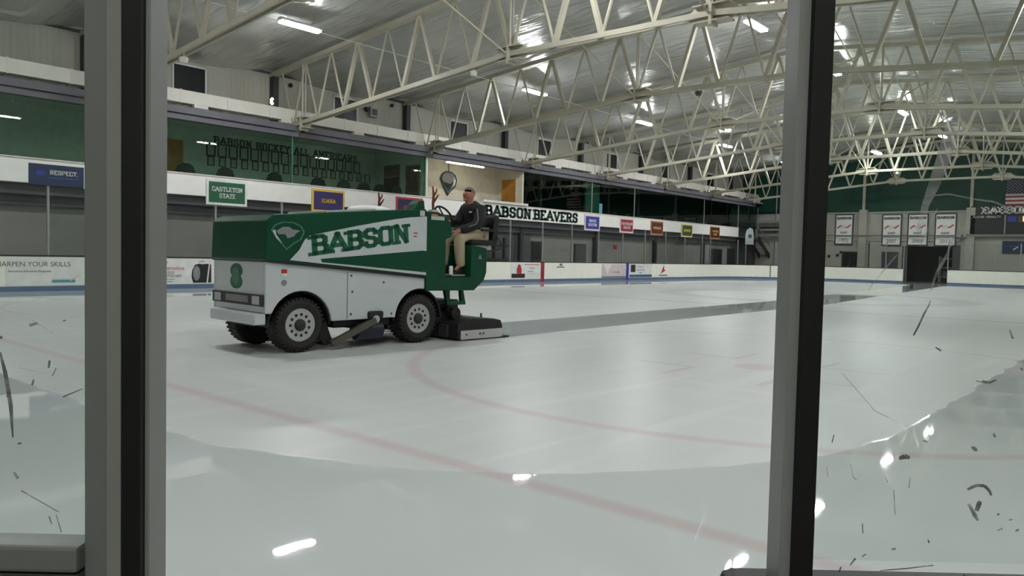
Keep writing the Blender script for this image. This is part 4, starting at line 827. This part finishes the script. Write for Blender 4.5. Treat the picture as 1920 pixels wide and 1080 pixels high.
# ================================================================== ICE RESURFACER
P0 = Vector((8.1, 8.80)); DH = Vector((-.99834, .0576)); SH = Vector((.0576, .99834)); HEAD = math.atan2(DH.y, DH.x)
org = P0+DH*1.0+SH*.80
zam = thing('ice_resurfacer', 'green and white ice resurfacer with BABSON on its side, driving left', 'ice resurfacer', (org.x, org.y, 0), HEAD)
Zp = lambda a, s, z: (a-1.0, .80-s, z)
WD = 1.50
fs = lambda p, s: Zp(p[0], s, p[1])
def arc(cx, cz, r, a0, a1, n=10): return [(cx+r*math.cos(math.radians(a0+(a1-a0)*i/n)), cz+r*math.sin(math.radians(a0+(a1-a0)*i/n))) for i in range(n+1)]
# white body sides with wheel arches
side = [(2.60, 1.24), (2.60, .55)]+arc(2.06, .37, .475, 22, 175, 14)+[(1.56, .41), (.5, .42)]+arc(0.0, .37, .475, 5, 101, 10)+[(-.09, 1.01)]
mb = MB()
for s0, s1 in ((0, .05), (WD-.05, WD)): mb.prism(side, fs, s0, s1)
mb.prism([(2.60, 1.24), (2.60, .55), (2.54, .55), (2.54, 1.23)], fs, .05, WD-.05)
mb.prism([(2.54, 1.235), (2.54, .95), (-.09, .95), (-.09, 1.01)], fs, .05, WD-.05)
body = mb.build('body', 'zwhite', zam, bevel=.02)
MB().prism([(1.325, .43), (1.34, .43), (1.34, 1.1), (1.325, 1.1)], fs, -.003, .0).build('door_seam', 'greyp', body)
for a, z in ((1.25, .82), (1.27, 1.05), (1.27, .5), (.7, .95), (.55, .48)): MB().box(Zp(a-.012, -.008, z-.014), Zp(a+.012, 0, z+.014)).build('latch', 'hub', body)
MB().prism([(2.54, 1.0), (2.54, .35), (.52, .36), (.45, 1.0)], fs, .40, WD-.40).build('chassis', 'chassis', zam)
MB().prism([(2.2, .45), (-1.2, .45), (-1.2, .62), (2.2, .62)], fs, .45, WD-.45).build('frame_rail', 'chassis', zam)
for ac in (2.06, 0): MB().prism(arc(ac, .37, .46, 0, 180, 12)+arc(ac, .37, .485, 180, 0, 12), fs, .05, .40).build('arch_liner', 'chassis', zam)
for ac in (2.06, 0): mb = MB(); mb.tube([Zp(ac, .2, .37), Zp(ac, WD-.2, .37)], .06, 10); mb.build('axle', 'chassis', zam)
MB().box(Zp(-.02, .42, .45), Zp(-.5, WD-.3, .84)).build('rear_frame', 'chassis', zam)
# bumper
MB().box(Zp(2.60, -.02, .41), Zp(2.76, WD-.24, .555)).build('bumper', 'zwhite', zam, bevel=.02)
# front light panel
lp_ = MB().box(Zp(2.60, .02, .645), Zp(2.625, WD-.02, .80)).build('light_panel', 'hub', zam, bevel=.008)
for s in (.2, WD-.2): MB().box(Zp(2.62, s-.09, .665), Zp(2.64, s+.09, .78)).build('headlight', 'lightlens', lp_, bevel=.01)
MB().box(Zp(2.62, .42, .68), Zp(2.635, WD-.45, .77)).build('centre_grille', 'greyp', lp_, bevel=.008)
mb = MB(); mb.prism([(.80+.17*math.cos(2*PI*i/24), 1.10+.1*math.sin(2*PI*i/24)) for i in range(24)], lambda p, q: Zp(2.60+q, p[0], p[1]), 0, .006); mb.prism([(.80+.17*math.cos(2*PI*i/24), .95+.1*math.sin(2*PI*i/24)) for i in range(24)], lambda p, q: Zp(2.60+q, p[0], p[1]), 0, .007)
seal = mb.build('front_seal', 'zletter', zam); MB().prism([(.80+.11*math.cos(2*PI*i/20), 1.03+.12*math.sin(2*PI*i/20)) for i in range(20)], lambda p, q: Zp(2.607+q, p[0], p[1]), 0, .003).build('seal_centre', 'greenpart', seal)
s1 = MB().box(Zp(2.37, -.006, 1.05), Zp(2.29, 0, 1.14)).build('sticker', 'redp', zam); MB().box(Zp(2.37, -.008, 1.05), Zp(2.29, -.006, 1.085)).build('sticker_band', 'white', s1)
MB().prism([(2.33+.04*math.cos(2*PI*i/16), .96+.04*math.sin(2*PI*i/16)) for i in range(16)], fs, -.006, 0).build('round_sticker', 'greyp', zam)
# green tank
tankp = [(2.62, 1.25), (2.60, 1.78), (2.50, 1.86), (-.05, 2.085), (-.09, 2.06), (-.09, 1.03)]
tank = MB().prism(tankp, fs, -.03, WD+.04).build('tank', 'zgreen', zam, bevel=.05, seg=3)
MB().prism([(2.6, 1.235), (2.6, 1.262), (-.09, 1.04), (-.09, 1.01)], fs, -.036, WD+.056).build('dark_trim_line', 'cap', tank)
SF = -.036
WB = [(2.27, 1.264), (2.13, 1.40), (2.05, 1.54), (1.98, 1.60), (1.2, 1.765), (.55, 1.89), (.25, 1.935), (-.08, 1.965), (-.08, 1.055)]
MB().prism(WB, fs, SF-.004, SF).build('white_panel', 'zwhite', tank)
MB().prism([(1.80, 1.285), (1.78, 1.24), (-.08, 1.10), (-.08, 1.43), (.0, 1.435)], fs, SF-.008, SF-.004).build('green_wedge', 'zgreen', tank)
a0, z0, a1, z1 = 1.93, 1.325, .27, 1.55
ang = math.atan2(z1-z0, a0-a1); Lx = math.hypot(a0-a1, z1-z0)
mb = MB(); ca, sa = math.cos(ang), math.sin(ang)
def fl(p, q):
    x = p[0]+Lx/2; hs_ = 1.0+.05*x/Lx; y = p[1]*hs_
    return Zp(a0-x*ca+y*sa*.6, SF-.004-q, z0+x*sa+y*ca)
lettering(mb, 'BABSON', fl, 0, .006, .285, Lx, .25, True, .09); mb.build('lettering', 'zletter', tank)
for i, (z, m) in enumerate(((1.70, 'redp'), (1.65, 'redp'))): MB().box(Zp(.18, SF-.008, z-.008), Zp(.10 if i == 0 else .12, SF-.004, z+.008)).build('small_print', m, tank)
MB().box(Zp(.06, SF-.008, 1.965), Zp(-.03, SF-.004, 2.05)).build('pale_sticker', 'plate', tank)
te = thing('shield', None, None, Zp(2.30, SF, 1.60)); te.parent = tank; te.name = 'side_emblem'
emb(te, .36, lambda p, q: (-p[0]*1.12, q, p[1]*.82), .004, True)
# slush and hood on top
MB().ball(Zp(.62, .5, 2.03), (.36, .3, .08), 20, 10).build('snow_load', 'snow', zam, smooth=True)
MB().prism([(.75, 2.0), (1.6, 1.93), (1.6, 1.965), (.75, 2.045)], fs, .15, 1.2).build('lid', 'plate', zam, bevel=.01)
MB().prism([(.16, 2.06), (.09, 2.15), (.02, 2.21), (-.06, 2.22), (-.08, 2.06)], fs, .0, .22).build('hood', 'zgreen', zam, bevel=.03, seg=3)
# operator tub
tubp = [(-.07, 2.05), (-.33, 2.045), (-.48, 1.99), (-.58, 1.88), (-.62, 1.72), (-.60, 1.66), (-.49, 1.62), (-.49, 1.02), (-1.04, 1.02), (-1.04, 1.55), (-1.40, 1.50), (-1.40, 1.1), (-1.34, .96), (-1.12, .80), (-.09, .81)]
cab = MB().prism(tubp, fs, -.03, 1.0).build('operator_tub', 'zgreen', zam, bevel=.012)
MB().prism([(-.07, 1.95), (-.49, 1.62), (-1.04, 1.55), (-1.40, 1.50), (-1.40, 1.1), (-1.34, .96), (-1.12, .80), (-.09, .81)], fs, 1.0, WD).build('tub_far_side', 'zgreen', cab)
MB().box(Zp(-.17, -.036, 1.92), Zp(-.44, -.03, 1.98)).build('warning_sticker', 'plate', cab); MB().box(Zp(-.17, -.036, 1.985), Zp(-.30, -.03, 2.01)).build('orange_sticker', 'orange', cab)
MB().prism([(-1.2, 1.32), (-1.24, 1.4), (-1.28, 1.32)], fs, -.036, -.03).build('small_emblem', 'greyp', cab)
MB().box(Zp(-.49, .05, 1.02), Zp(-.60, .9, 1.035)).build('floor_mat', 'hub', cab); MB().box(Zp(-.62, .02, 1.06), Zp(-.69, .04, 1.2)).build('white_bottle_label', 'white', cab)
MB().prism([(-.6, .8), (-.66, .56), (-1.06, .56), (-1.0, .8), (-.94, .8), (-.96, .62), (-.72, .62), (-.68, .8)], fs, .1, .16).build('step_bracket', 'zgreen', zam)
MB().tube([Zp(-.75, .2, .85), Zp(-.76, .2, .45)], .03).build('lift_rod', 'chassis', zam)
# steering wheel, seat
sw = MB(); sw.tube([tuple(Vector(Zp(-.80, .40, 2.02))+Vector((.15*math.cos(t)*.75+.0, .18*math.sin(t), .15*math.cos(t)))) for t in [2*PI*i/24 for i in range(24)]], .017, 8, closed=True)
for t in (0, 2.1, 4.2): sw.tube([Zp(-.80, .40, 2.02), tuple(Vector(Zp(-.80, .40, 2.02))+Vector((.15*math.cos(t)*.75, .18*math.sin(t), .15*math.cos(t))))], .012, 6)
sw.tube([Zp(-.80, .40, 2.02), Zp(-.50, .40, 1.8)], .03, 8); sw.build('steering_wheel', 'cap', zam, smooth=True)
seat = MB().box(Zp(-1.08, .02, 1.55), Zp(-1.62, .55, 1.64)).build('seat', 'seatm', zam, bevel=.03, seg=3)
MB().prism([(-1.58, 1.60), (-1.62, 2.04), (-1.66, 2.08), (-1.74, 2.05), (-1.70, 1.58)], fs, .03, .54).build('backrest', 'seatm', seat, bevel=.02)
MB().beam(Zp(-1.3, .0, 1.80), Zp(-1.62, .0, 1.81), .05, .04).build('armrest', 'seatm', seat); MB().box(Zp(-1.1, .08, 1.48), Zp(-1.6, .5, 1.55)).build('seat_base', 'plate', seat)
MB().tube([Zp(-1.68, .02, 1.7), Zp(-1.78, .02, 1.62), Zp(-1.76, .02, 1.5), Zp(-1.6, .1, 1.45)], .014, 6).build('cable', 'cap', seat)
# antlers
def antler(a, s, z, sc_=1.0):
    mb = MB(); B = Vector(Zp(a, s, z)); V = lambda x, zz: tuple(B+Vector((x*sc_, 0, zz*sc_)))
    mb.tube([V(0, 0), V(.01, .15), V(-.0, .28), V(.02, .42)], [.02, .022, .02, .012], 8); mb.tube([V(.005, .16), V(-.06, .24), V(-.1, .30)], [.018, .016, .010], 8)
    mb.tube([V(0, .27), V(-.05, .33), V(-.065, .39)], [.016, .014, .009], 8); return mb.build('antler', 'antler', zam, smooth=True)
antler(-.28, .05, 2.03, 1.0)
MB().box(Zp(-.22, .0, 2.03), Zp(-.34, .1, 2.08)).build('antler_clamp', 'plate', zam)
antler(-.30, 1.5, 2.03, .92)
# wheels
def wheel(ac, near=True):
    s0 = .02 if near else WD-.02; dr = 1 if near else -1; cz = .379
    f_ = lambda an, r, x: Zp(ac+r*math.cos(an), s0+dr*x, cz+r*math.sin(an))
    mb = MB(); mb.lathe([(.22, .04), (.235, .0), (.30, -.012), (.345, .01), (.362, .045), (.368, .15), (.362, .27), (.34, .31), (.25, .32), (.22, .30)], f_, 48)
    for i in range(36):
        an = 2*PI*i/36
        for x0, x1 in ((-.004, .11), (.18, .30)):
            a_ = an+(0 if x0 < 0 else PI/36)
            c0, c1 = [Vector(f_(a_-.045, .345, x0)), Vector(f_(a_+.045, .345, x0))], [Vector(f_(a_-.045, .345, x1)), Vector(f_(a_+.045, .345, x1))]
            d0, d1 = [Vector(f_(a_-.04, .374, x0+.012)), Vector(f_(a_+.04, .374, x0+.012))], [Vector(f_(a_-.04, .374, x1)), Vector(f_(a_+.04, .374, x1))]
            mb.add([c0[0], c0[1], c1[1], c1[0], d0[0], d0[1], d1[1], d1[0]], [(0,1,2,3),(4,5,6,7),(0,1,5,4),(1,2,6,5),(2,3,7,6),(3,0,4,7)])
    w_ = mb.build('wheel', 'tire', zam)
    rim = MB().lathe([(.23, .10), (.232, .02), (.222, .006), (.205, .018), (.18, .022), (.10, .022), (.0001, .022)], f_, 40).build('rim', 'rim', w_, smooth=True)
    mb = MB()
    for i in range(11):
        an = 2*PI*i/11; cxx, czz = .145*math.cos(an), .145*math.sin(an)
        mb.prism([(ac+cxx+.021*math.cos(t)*(1.0), cz+czz+.021*math.sin(t)) for t in [2*PI*j/12 for j in range(12)]], lambda p, q: Zp(p[0], s0+dr*(.022-q), p[1]), 0, .004)
    mb.build('rim_hole', 'chassis', w_)
    MB().lathe([(.085, .03), (.08, .0), (.06, -.02), (.0001, -.022)], f_, 24).build('hub', 'hub', w_, smooth=True)
for ac in (2.06, 0.0):
    for nr in (True, False): wheel(ac, nr)
# underside gear between the axles
MB().beam(Zp(1.57, .02, .09), Zp(.86, -.03, .40), .07, .09).build('brush_arm', 'hose', zam); MB().tube([Zp(.86, -.06, .41), Zp(.86, .05, .41)], .06, 12).build('arm_pivot', 'rim', zam)
MB().box(Zp(.98, -.05, .42), Zp(.72, .1, .53)).build('motor', 'chassis', zam, bevel=.03)
MB().tube([Zp(1.12, .12, .24), Zp(.68, .12, .24)], .13, 20).build('brush_drum', 'bluepart', zam, smooth=False)
MB().prism([(1.62, .42), (1.5, .1), (1.62, .06), (1.75, .2)], fs, .1, .35).build('bracket', 'chassis', zam)
MB().tube([Zp(1.55, .3, .38), Zp(1.1, .3, .3), Zp(.6, .3, .36), (Zp(.4, .3, .3))], .035).build('hose', 'chassis', zam)
MB().box(Zp(1.5, .1, .3), Zp(.5, WD-.2, .42)).build('wash_tank', 'chassis', zam, bevel=.03)
# conditioner
cond = MB().prism([(-.62, .03), (-.62, .27), (-.95, .36), (-1.45, .33), (-1.60, .30), (-1.64, .20), (-1.64, .03)], fs, -.20, 1.80).build('conditioner', 'chassis', zam, bevel=.02)
MB().box(Zp(-.68, -.215, .02), Zp(-1.62, -.20, .165)).build('side_plate', 'plate', cond, bevel=.004)
for a in (-1.1, -1.18, -.8): MB().box(Zp(a-.02, -.222, .09), Zp(a+.02, -.215, .11)).build('slot', 'chassis', cond)
MB().box(Zp(-1.62, -.22, .005), Zp(-1.78, 1.78, .03)).build('towel', 'cap', cond)
MB().box(Zp(-.56, .0, .05), Zp(-.70, .2, .25)).build('runner', 'hub', cond, bevel=.02)
MB().prism([(-.4, .75), (-.5, .5), (-.75, .42), (-1.05, .40), (-1.25, .30), (-1.25, .22), (-.5, .25), (-.35, .5)], fs, .25, .45).build('lift_arm', 'chassis', zam, bevel=.02)
MB().tube([Zp(-.85, .1, .42), Zp(-.85, 1.5, .42)], .10, 16).build('auger_tube', 'chassis', zam)
MB().tube([Zp(-.35, .25, .62), Zp(-.55, .22, .52), Zp(-.7, .2, .56), Zp(-.9, .2, .45)], .02).build('hose', 'chassis', zam)
MB().tube([Zp(-1.42, .1, .32), Zp(-1.42, .1, .40)], .02).build('adjust_pin', 'chrome', cond)

# ================================================================== DRIVER
def skin(name, verts, edges, radii, m, parent, root=0, levels=2):
    me = bpy.data.meshes.new(name); me.from_pydata([Zp(*v) for v in verts], edges, []); o = bpy.data.objects.new(name, me); C.objects.link(o)
    o.modifiers.new('s', 'SKIN'); sv = me.skin_vertices[0].data
    for i, r in enumerate(radii): sv[i].radius = r if isinstance(r, tuple) else (r, r); sv[i].use_root = (i == root)
    su = o.modifiers.new('u', 'SUBSURF'); su.levels = levels; su.render_levels = levels
    bpy.context.view_layer.update(); em = bpy.data.meshes.new_from_object(o.evaluated_get(bpy.context.evaluated_depsgraph_get()))
    bpy.data.objects.remove(o); bpy.data.meshes.remove(me); em.name = name; em.materials.clear(); em.materials.append(M[m])
    for p in em.polygons: p.use_smooth = True
    o = bpy.data.objects.new(name, em); C.objects.link(o); o.parent = parent; return o
drv = thing('person', 'driver in black jacket and khaki trousers seated on the ice resurfacer', 'person', (org.x, org.y, 0), HEAD)
cS = .28
bv = [(-1.40, cS, 1.72), (-1.40, cS, 1.90), (-1.36, cS, 2.08), (-1.31, cS, 2.20), (-1.27, cS, 2.27), (-1.245, cS, 2.335), (-1.235, cS, 2.40), (-1.25, cS, 2.45),   # 0-7 trunk, neck, head
      (-1.33, cS-.17, 2.16), (-1.22, cS-.24, 1.90), (-.97, cS-.17, 1.80), (-.86, cS-.13, 1.76),      # 8-11 near arm to palm
      (-1.33, cS+.17, 2.16), (-1.2, cS+.24, 1.92), (-.98, cS+.16, 1.92), (-.90, cS+.13, 1.96),      # 12-15 far arm to palm
      (-1.36, cS-.10, 1.69), (-.93, cS-.13, 1.67), (-.98, cS-.12, 1.22), (-.85, cS-.12, 1.12),       # 16-19 near leg
      (-1.36, cS+.10, 1.69), (-.90, cS+.16, 1.67), (-.86, cS+.18, 1.22), (-.73, cS+.18, 1.12)]       # 20-23 far leg
be = [(0,1),(1,2),(2,3),(3,4),(4,5),(5,6),(6,7),(3,8),(8,9),(9,10),(10,11),(3,12),(12,13),(13,14),(14,15),(0,16),(16,17),(17,18),(18,19),(0,20),(20,21),(21,22),(22,23)]
br = [(.14,.11),(.13,.10),(.14,.10),(.10,.08),.062,(.10,.09),(.118,.098),(.085,.08),.055,.042,.032,(.038,.02),.055,.042,.032,(.038,.02),.08,.06,.042,.03,.08,.06,.042,.03]
body_ = skin('body', bv, be, br, 'skin', drv)
# fingers, nose and ears joined into the body mesh
bm = bmesh.new(); bm.from_mesh(body_.data); ex = MB(); ex.bm.free(); ex.bm = bm
for (h, sg) in (((-.86, cS-.13, 1.76), -1), ((-.90, cS+.13, 1.96), 1)):
    for i in range(4):
        o_ = -.026+.0175*i; L0 = (.062, .075, .07, .055)[i]
        ex.tube([Zp(h[0]+.01, h[1]+o_, h[2]+.006), Zp(h[0]+.045+L0*.3, h[1]+o_, h[2]+.006), Zp(h[0]+.04+L0*.75, h[1]+o_, h[2]-.022), Zp(h[0]+.03+L0*.7, h[1]+o_, h[2]-.05)], [.010, .009, .008, .006], 8)
    ex.tube([Zp(h[0]-.01, h[1]-sg*.03, h[2]), Zp(h[0]+.02, h[1]-sg*.05, h[2]-.015), Zp(h[0]+.045, h[1]-sg*.045, h[2]-.035)], [.012, .010, .007], 8)
hc = (-1.235, cS, 2.40)
ex.tube([Zp(hc[0]+.085, cS, hc[2]+.02), Zp(hc[0]+.108, cS, hc[2]-.015), Zp(hc[0]+.088, cS, hc[2]-.03)], [.010, .016, .012], 8)
ex.ball(Zp(hc[0]+.07, cS, hc[2]-.095), (.03, .04, .022), 10, 6); ex.ball(Zp(hc[0]+.088, cS, hc[2]-.055), (.010, .026, .008), 10, 6)
for s in (-.085, .085): ex.ball(Zp(hc[0]-.01, cS+s, hc[2]-.02), (.02, .012, .032), 10, 6)
bm.to_mesh(body_.data); bm.free()
for p in body_.data.polygons: p.use_smooth = True
for s in (-.034, .034): MB().ball(Zp(hc[0]+.078, cS+s, hc[2]+.008), (.010, .013, .008), 8, 6).build('eye', 'hub', drv, smooth=True)
mb = MB(); mb.ball(Zp(hc[0]-.022, cS, hc[2]+.028), (.112, .092, .098), 20, 12)
bmesh.ops.delete(mb.bm, geom=[v for v in mb.bm.verts if (v.co.x > (hc[0]-1.0)+.03 and v.co.z < hc[2]+.06) or v.co.z < hc[2]-.045], context='VERTS'); mb.build('hair', 'hair', drv, smooth=True)
jv = [(-1.44, cS, 1.67), (-1.41, cS, 1.88), (-1.37, cS, 2.06), (-1.325, cS, 2.17), (-1.275, cS, 2.26), (-1.34, cS-.175, 2.14), (-1.24, cS-.26, 1.90), (-.98, cS-.18, 1.80), (-.92, cS-.155, 1.78), (-1.34, cS+.175, 2.14), (-1.22, cS+.26, 1.92), (-1.0, cS+.17, 1.92), (-.95, cS+.15, 1.94)]
jac = skin('jacket', jv, [(0,1),(1,2),(2,3),(3,4),(3,5),(5,6),(6,7),(7,8),(3,9),(9,10),(10,11),(11,12)], [(.20,.19),(.20,.185),(.21,.18),(.17,.15),(.11,.11),.115,.095,.075,.06,.115,.095,.075,.06], 'jacket', drv)
MB().tube([Zp(-1.27, cS-.17, 2.2), Zp(-1.2, cS-.27, 2.1), Zp(-1.17, cS-.325, 1.97), Zp(-1.12, cS-.32, 1.89), Zp(-1.0, cS-.245, 1.84), Zp(-.93, cS-.205, 1.81)], .007, 6).build('sleeve_piping', 'piping', jac)
MB().box(Zp(-1.20, cS-.14, 2.09), Zp(-1.185, cS-.08, 2.11)).build('chest_logo', 'white', jac)
skin('trousers', [(-1.41, cS, 1.71), (-1.36, cS-.10, 1.70), (-.925, cS-.13, 1.675), (-.975, cS-.12, 1.25), (-.98, cS-.12, 1.17), (-1.36, cS+.10, 1.70), (-.895, cS+.16, 1.675), (-.86, cS+.18, 1.25), (-.86, cS+.18, 1.17)],
     [(0,1),(1,2),(2,3),(3,4),(0,5),(5,6),(6,7),(7,8)], [(.19,.16),.135,.11,.085,.085,.135,.11,.085,.085], 'trousers', drv)
for a, s in ((-.98, cS-.12), (-.86, cS+.18)):
    sh = MB().prism([(a-.07, 1.06), (a-.07, 1.14), (a-.02, 1.17), (a+.05, 1.15), (a+.14, 1.105), (a+.22, 1.09), (a+.235, 1.06)], fs, s-.045, s+.045).build('shoe', 'shoe', drv, bevel=.015, seg=3)
    MB().box(Zp(a-.08, s-.05, 1.03), Zp(a+.24, s+.05, 1.06)).build('sole', 'sole', sh, bevel=.008)

# small puck-like thing before the doorway
_d = ray(1709, 542); _t = -H/_d.z
t = tag(MB().lathe([(.08, 0), (.08, .26), (.05, .3)], lambda a, r, x: (_d.x*_t+r*math.cos(a), _d.y*_t+r*math.sin(a), x), 16).build('marker_post', 'cap'), 'tiny black marker standing on the ice before the doorway', 'marker')

# ================================================================== NEAR GLASS AND POSTS (behind the boards where the viewer stands)
F2 = Vector((fw.x, fw.y, 0)).normalized(); L2 = Vector((F2.y, -F2.x, 0)); DN = .80
def NP(l, z, d=DN): q = F2*d+L2*l; return Vector((q.x, q.y, z))
lat = lambda px_, d=DN: (px_-960)/FPX*d
def post(name, lab, cat, strips, z0=.9, z1=2.6):
    """strips: (px0, px1, d0, d1, material, part name)"""
    c = NP(lat((strips[0][0]+strips[-1][1])/2), z0); t = thing(name, lab, cat, c, math.atan2(L2.y, L2.x))
    for x0, x1, d0, d1, m, nm_ in strips:
        a, b = lat(x0, d0)-lat((strips[0][0]+strips[-1][1])/2), lat(x1, d0)-lat((strips[0][0]+strips[-1][1])/2)
        MB().box((a, d0-DN, 0), (b, d1-DN, z1-z0)).build(nm_, m, t, bevel=.0012)
    return t
post('glass_post', 'grey aluminium post with black rubber strip at the left, close to the viewer', 'post', [(157, 199, .805, .86, 'alu', 'outer_channel'), (198, 226, .795, .85, 'postgrey', 'inner_channel'), (226, 263, .790, .85, 'rubber', 'rubber_strip'), (262, 280, .800, .84, 'postgrey', 'edge_profile')], .25)
post('glass_post', 'black and grey post right of the middle, close to the viewer', 'post', [(1481, 1510, .800, .84, 'postgrey', 'edge_profile'), (1508, 1546, .790, .85, 'rubber', 'rubber_strip')], .25)
# panes
def pane(lab, x0, x1, m='nearglass'):
    t = thing('near_glass', lab, 'glass', NP(lat(x0), 1.08), math.atan2(L2.y, L2.x)); MB().box((0, .012, 0), (lat(x1)-lat(x0), .024, 1.6)).build('pane', m, t); return t
def marks(t, x0, strokes, m, nm_):
    """strokes on the pane's near face: lists of (px, py, halfwidth px)"""
    for st_ in strokes:
        mb = MB(); P = []
        for (x, y, hw) in st_:
            d = ray(x, y); s_ = (DN+.0115)/(d.x*F2.x+d.y*F2.y); q = d*s_; P.append((q.dot(L2)-lat(x0), H+q.z-1.08, hw/FPX*DN))
        for (ax, az, ar), (bx, bz, br_) in zip(P, P[1:]):
            dx, dz = bx-ax, bz-az; l = math.hypot(dx, dz) or 1; nx_, nz_ = -dz/l, dx/l
            mb.prism([(ax+nx_*ar, az+nz_*ar), (ax-nx_*ar, az-nz_*ar), (bx-nx_*br_, bz-nz_*br_), (bx+nx_*br_, bz+nz_*br_)], lambda p, q: (p[0], .0117-q, p[1]), 0, .0002)
        mb.build(nm_, m, t)
g1 = pane('scratched rink glass right of the black post', 1546, 2700)
marks(g1, 1546, [[(1814,918,2),(1822,914,3),(1832,910,3),(1846,911,3),(1855,920,3),(1859,929,2)], [(1831,958,4),(1836,944,5),(1838,940,3)], [(1816,945,3),(1822,955,3),(1828,966,4),(1834,976,2)], [(1686,860,3),(1696,856,5),(1706,858,3)], [(1822,838,2),(1828,842,4),(1832,846,2)],
   [(1730,825,1),(1739,829,2)], [(1863,813,2),(1866,820,2)], [(1676,918,.8),(1678,965,.8)], [(1594,1060,1),(1604,1047,2)], [(1573,1073,1.2),(1577,1063,1.5)], [(1616,1044,1),(1624,1039,1)], [(1672,1030,2),(1680,1029,2)], [(1806,1078,2),(1812,1083,1)], [(1740,1012,1),(1742,1018,1.5)],
   [(1870,995,1),(1880,991,2)], [(1904,996,1),(1910,993,2)], [(1892,975,1),(1898,974,1)], [(1870,965,1.5),(1874,964,1.5)], [(1754,651,1),(1765,658,2)], [(1713,629,1.5),(1722,612,1.8),(1732,590,1.8),(1742,572,1.5),(1745,562,1)], [(1893,618,1),(1899,635,2)], [(1842,714,1.5),(1855,718,2),(1868,712,1)], [(1914,690,2),(1918,694,2)], [(1830,714,.8),(1850,719,1)], [(1660,893,1),(1664,905,1)], [(1707,896,.8),(1704,915,.8)], [(1617,982,.8),(1618,1000,.8)], [(1564,815,1),(1560,830,1)], [(1750,1060,1),(1700,1066,1.2),(1650,1070,1)]], 'scuff', 'scuff_mark')
marks(g1, 1546, [[(1790,225,14),(1772,290,14),(1752,345,11),(1735,385,7),(1722,440,5)], [(1735,368,1.2),(1780,364,1.5),(1830,374,1.5),(1862,378,1.5),(1893,390,1.2)], [(1682,478,1.5),(1660,503,1.6),(1638,530,1.2),(1628,545,.8)], [(1745,545,1),(1757,510,3),(1775,480,3),(1790,440,1)], [(1757,392,1),(1745,420,1.5),(1725,462,1.2)], [(1806,392,.8),(1795,435,1)], [(1595,870,1),(1600,895,1.5),(1606,900,1)], [(1550,875,1),(1553,895,1)], [(1580,700,1),(1640,770,1),(1700,800,1)]], 'smear', 'pale_smear')
g0 = pane('rink glass left of the aluminium post with pale haze', -400, 157)
marks(g0, -400, [[(0,660,2),(10,700,4),(20,760,4),(24,820,1.5)], [(0,632,3),(4,634,2)], [(118,744,1.2),(155,729,1)], [(93,676,2),(91,690,2)], [(63,712,2),(60,722,2)], [(26,886,2),(34,897,3)], [(92,968,1.5),(97,983,1)], [(105,965,1),(115,998,1)], [(12,742,1.5),(14,744,1.5)], [(33,832,1.5),(40,831,1.5)], [(118,602,1),(124,600,1)], [(55,610,3),(70,606,2)], [(40,920,.8),(110,960,.8)], [(105,690,.8),(98,705,.8)]], 'scuff', 'scuff_mark')
marks(g0, -400, [[(0,18,4),(40,28,4),(70,12,3)], [(60,600,1),(100,625,1)], [(35,690,1),(90,700,1)]], 'smear', 'pale_smear')
# lower frame of the left pane and cap of the right boards
z_l = H-(990-458)/FPX*.78
t = thing('glass_sill', 'grey sill along the bottom of the left glass pane', 'sill', NP(-.55, z_l-.058, .79), math.atan2(L2.y, L2.x)); MB().box((-.5, .0, .002), (.10, .04, .03)).build('sill_face', 'alu', t, bevel=.004); MB().box((-.5, .003, -.4), (.10, .03, .0)).build('lower_panel', 'sillpanel', t, bevel=.002)
a = lat(1395); z_r = H-(1072-488)/FPX*.80
t = thing('handrail', 'black rounded rail end at the bottom beside the black post', 'rail', NP(a, 1.05, .80), math.atan2(L2.y, L2.x))
MB().prism([(0, -.06), (0, -.014), (.004, -.004), (.014, 0), (1.2, 0), (1.2, -.06)], lambda p, q: (p[0], q, p[1]), -.05, .06).build('cap', 'cap', t, bevel=.003)
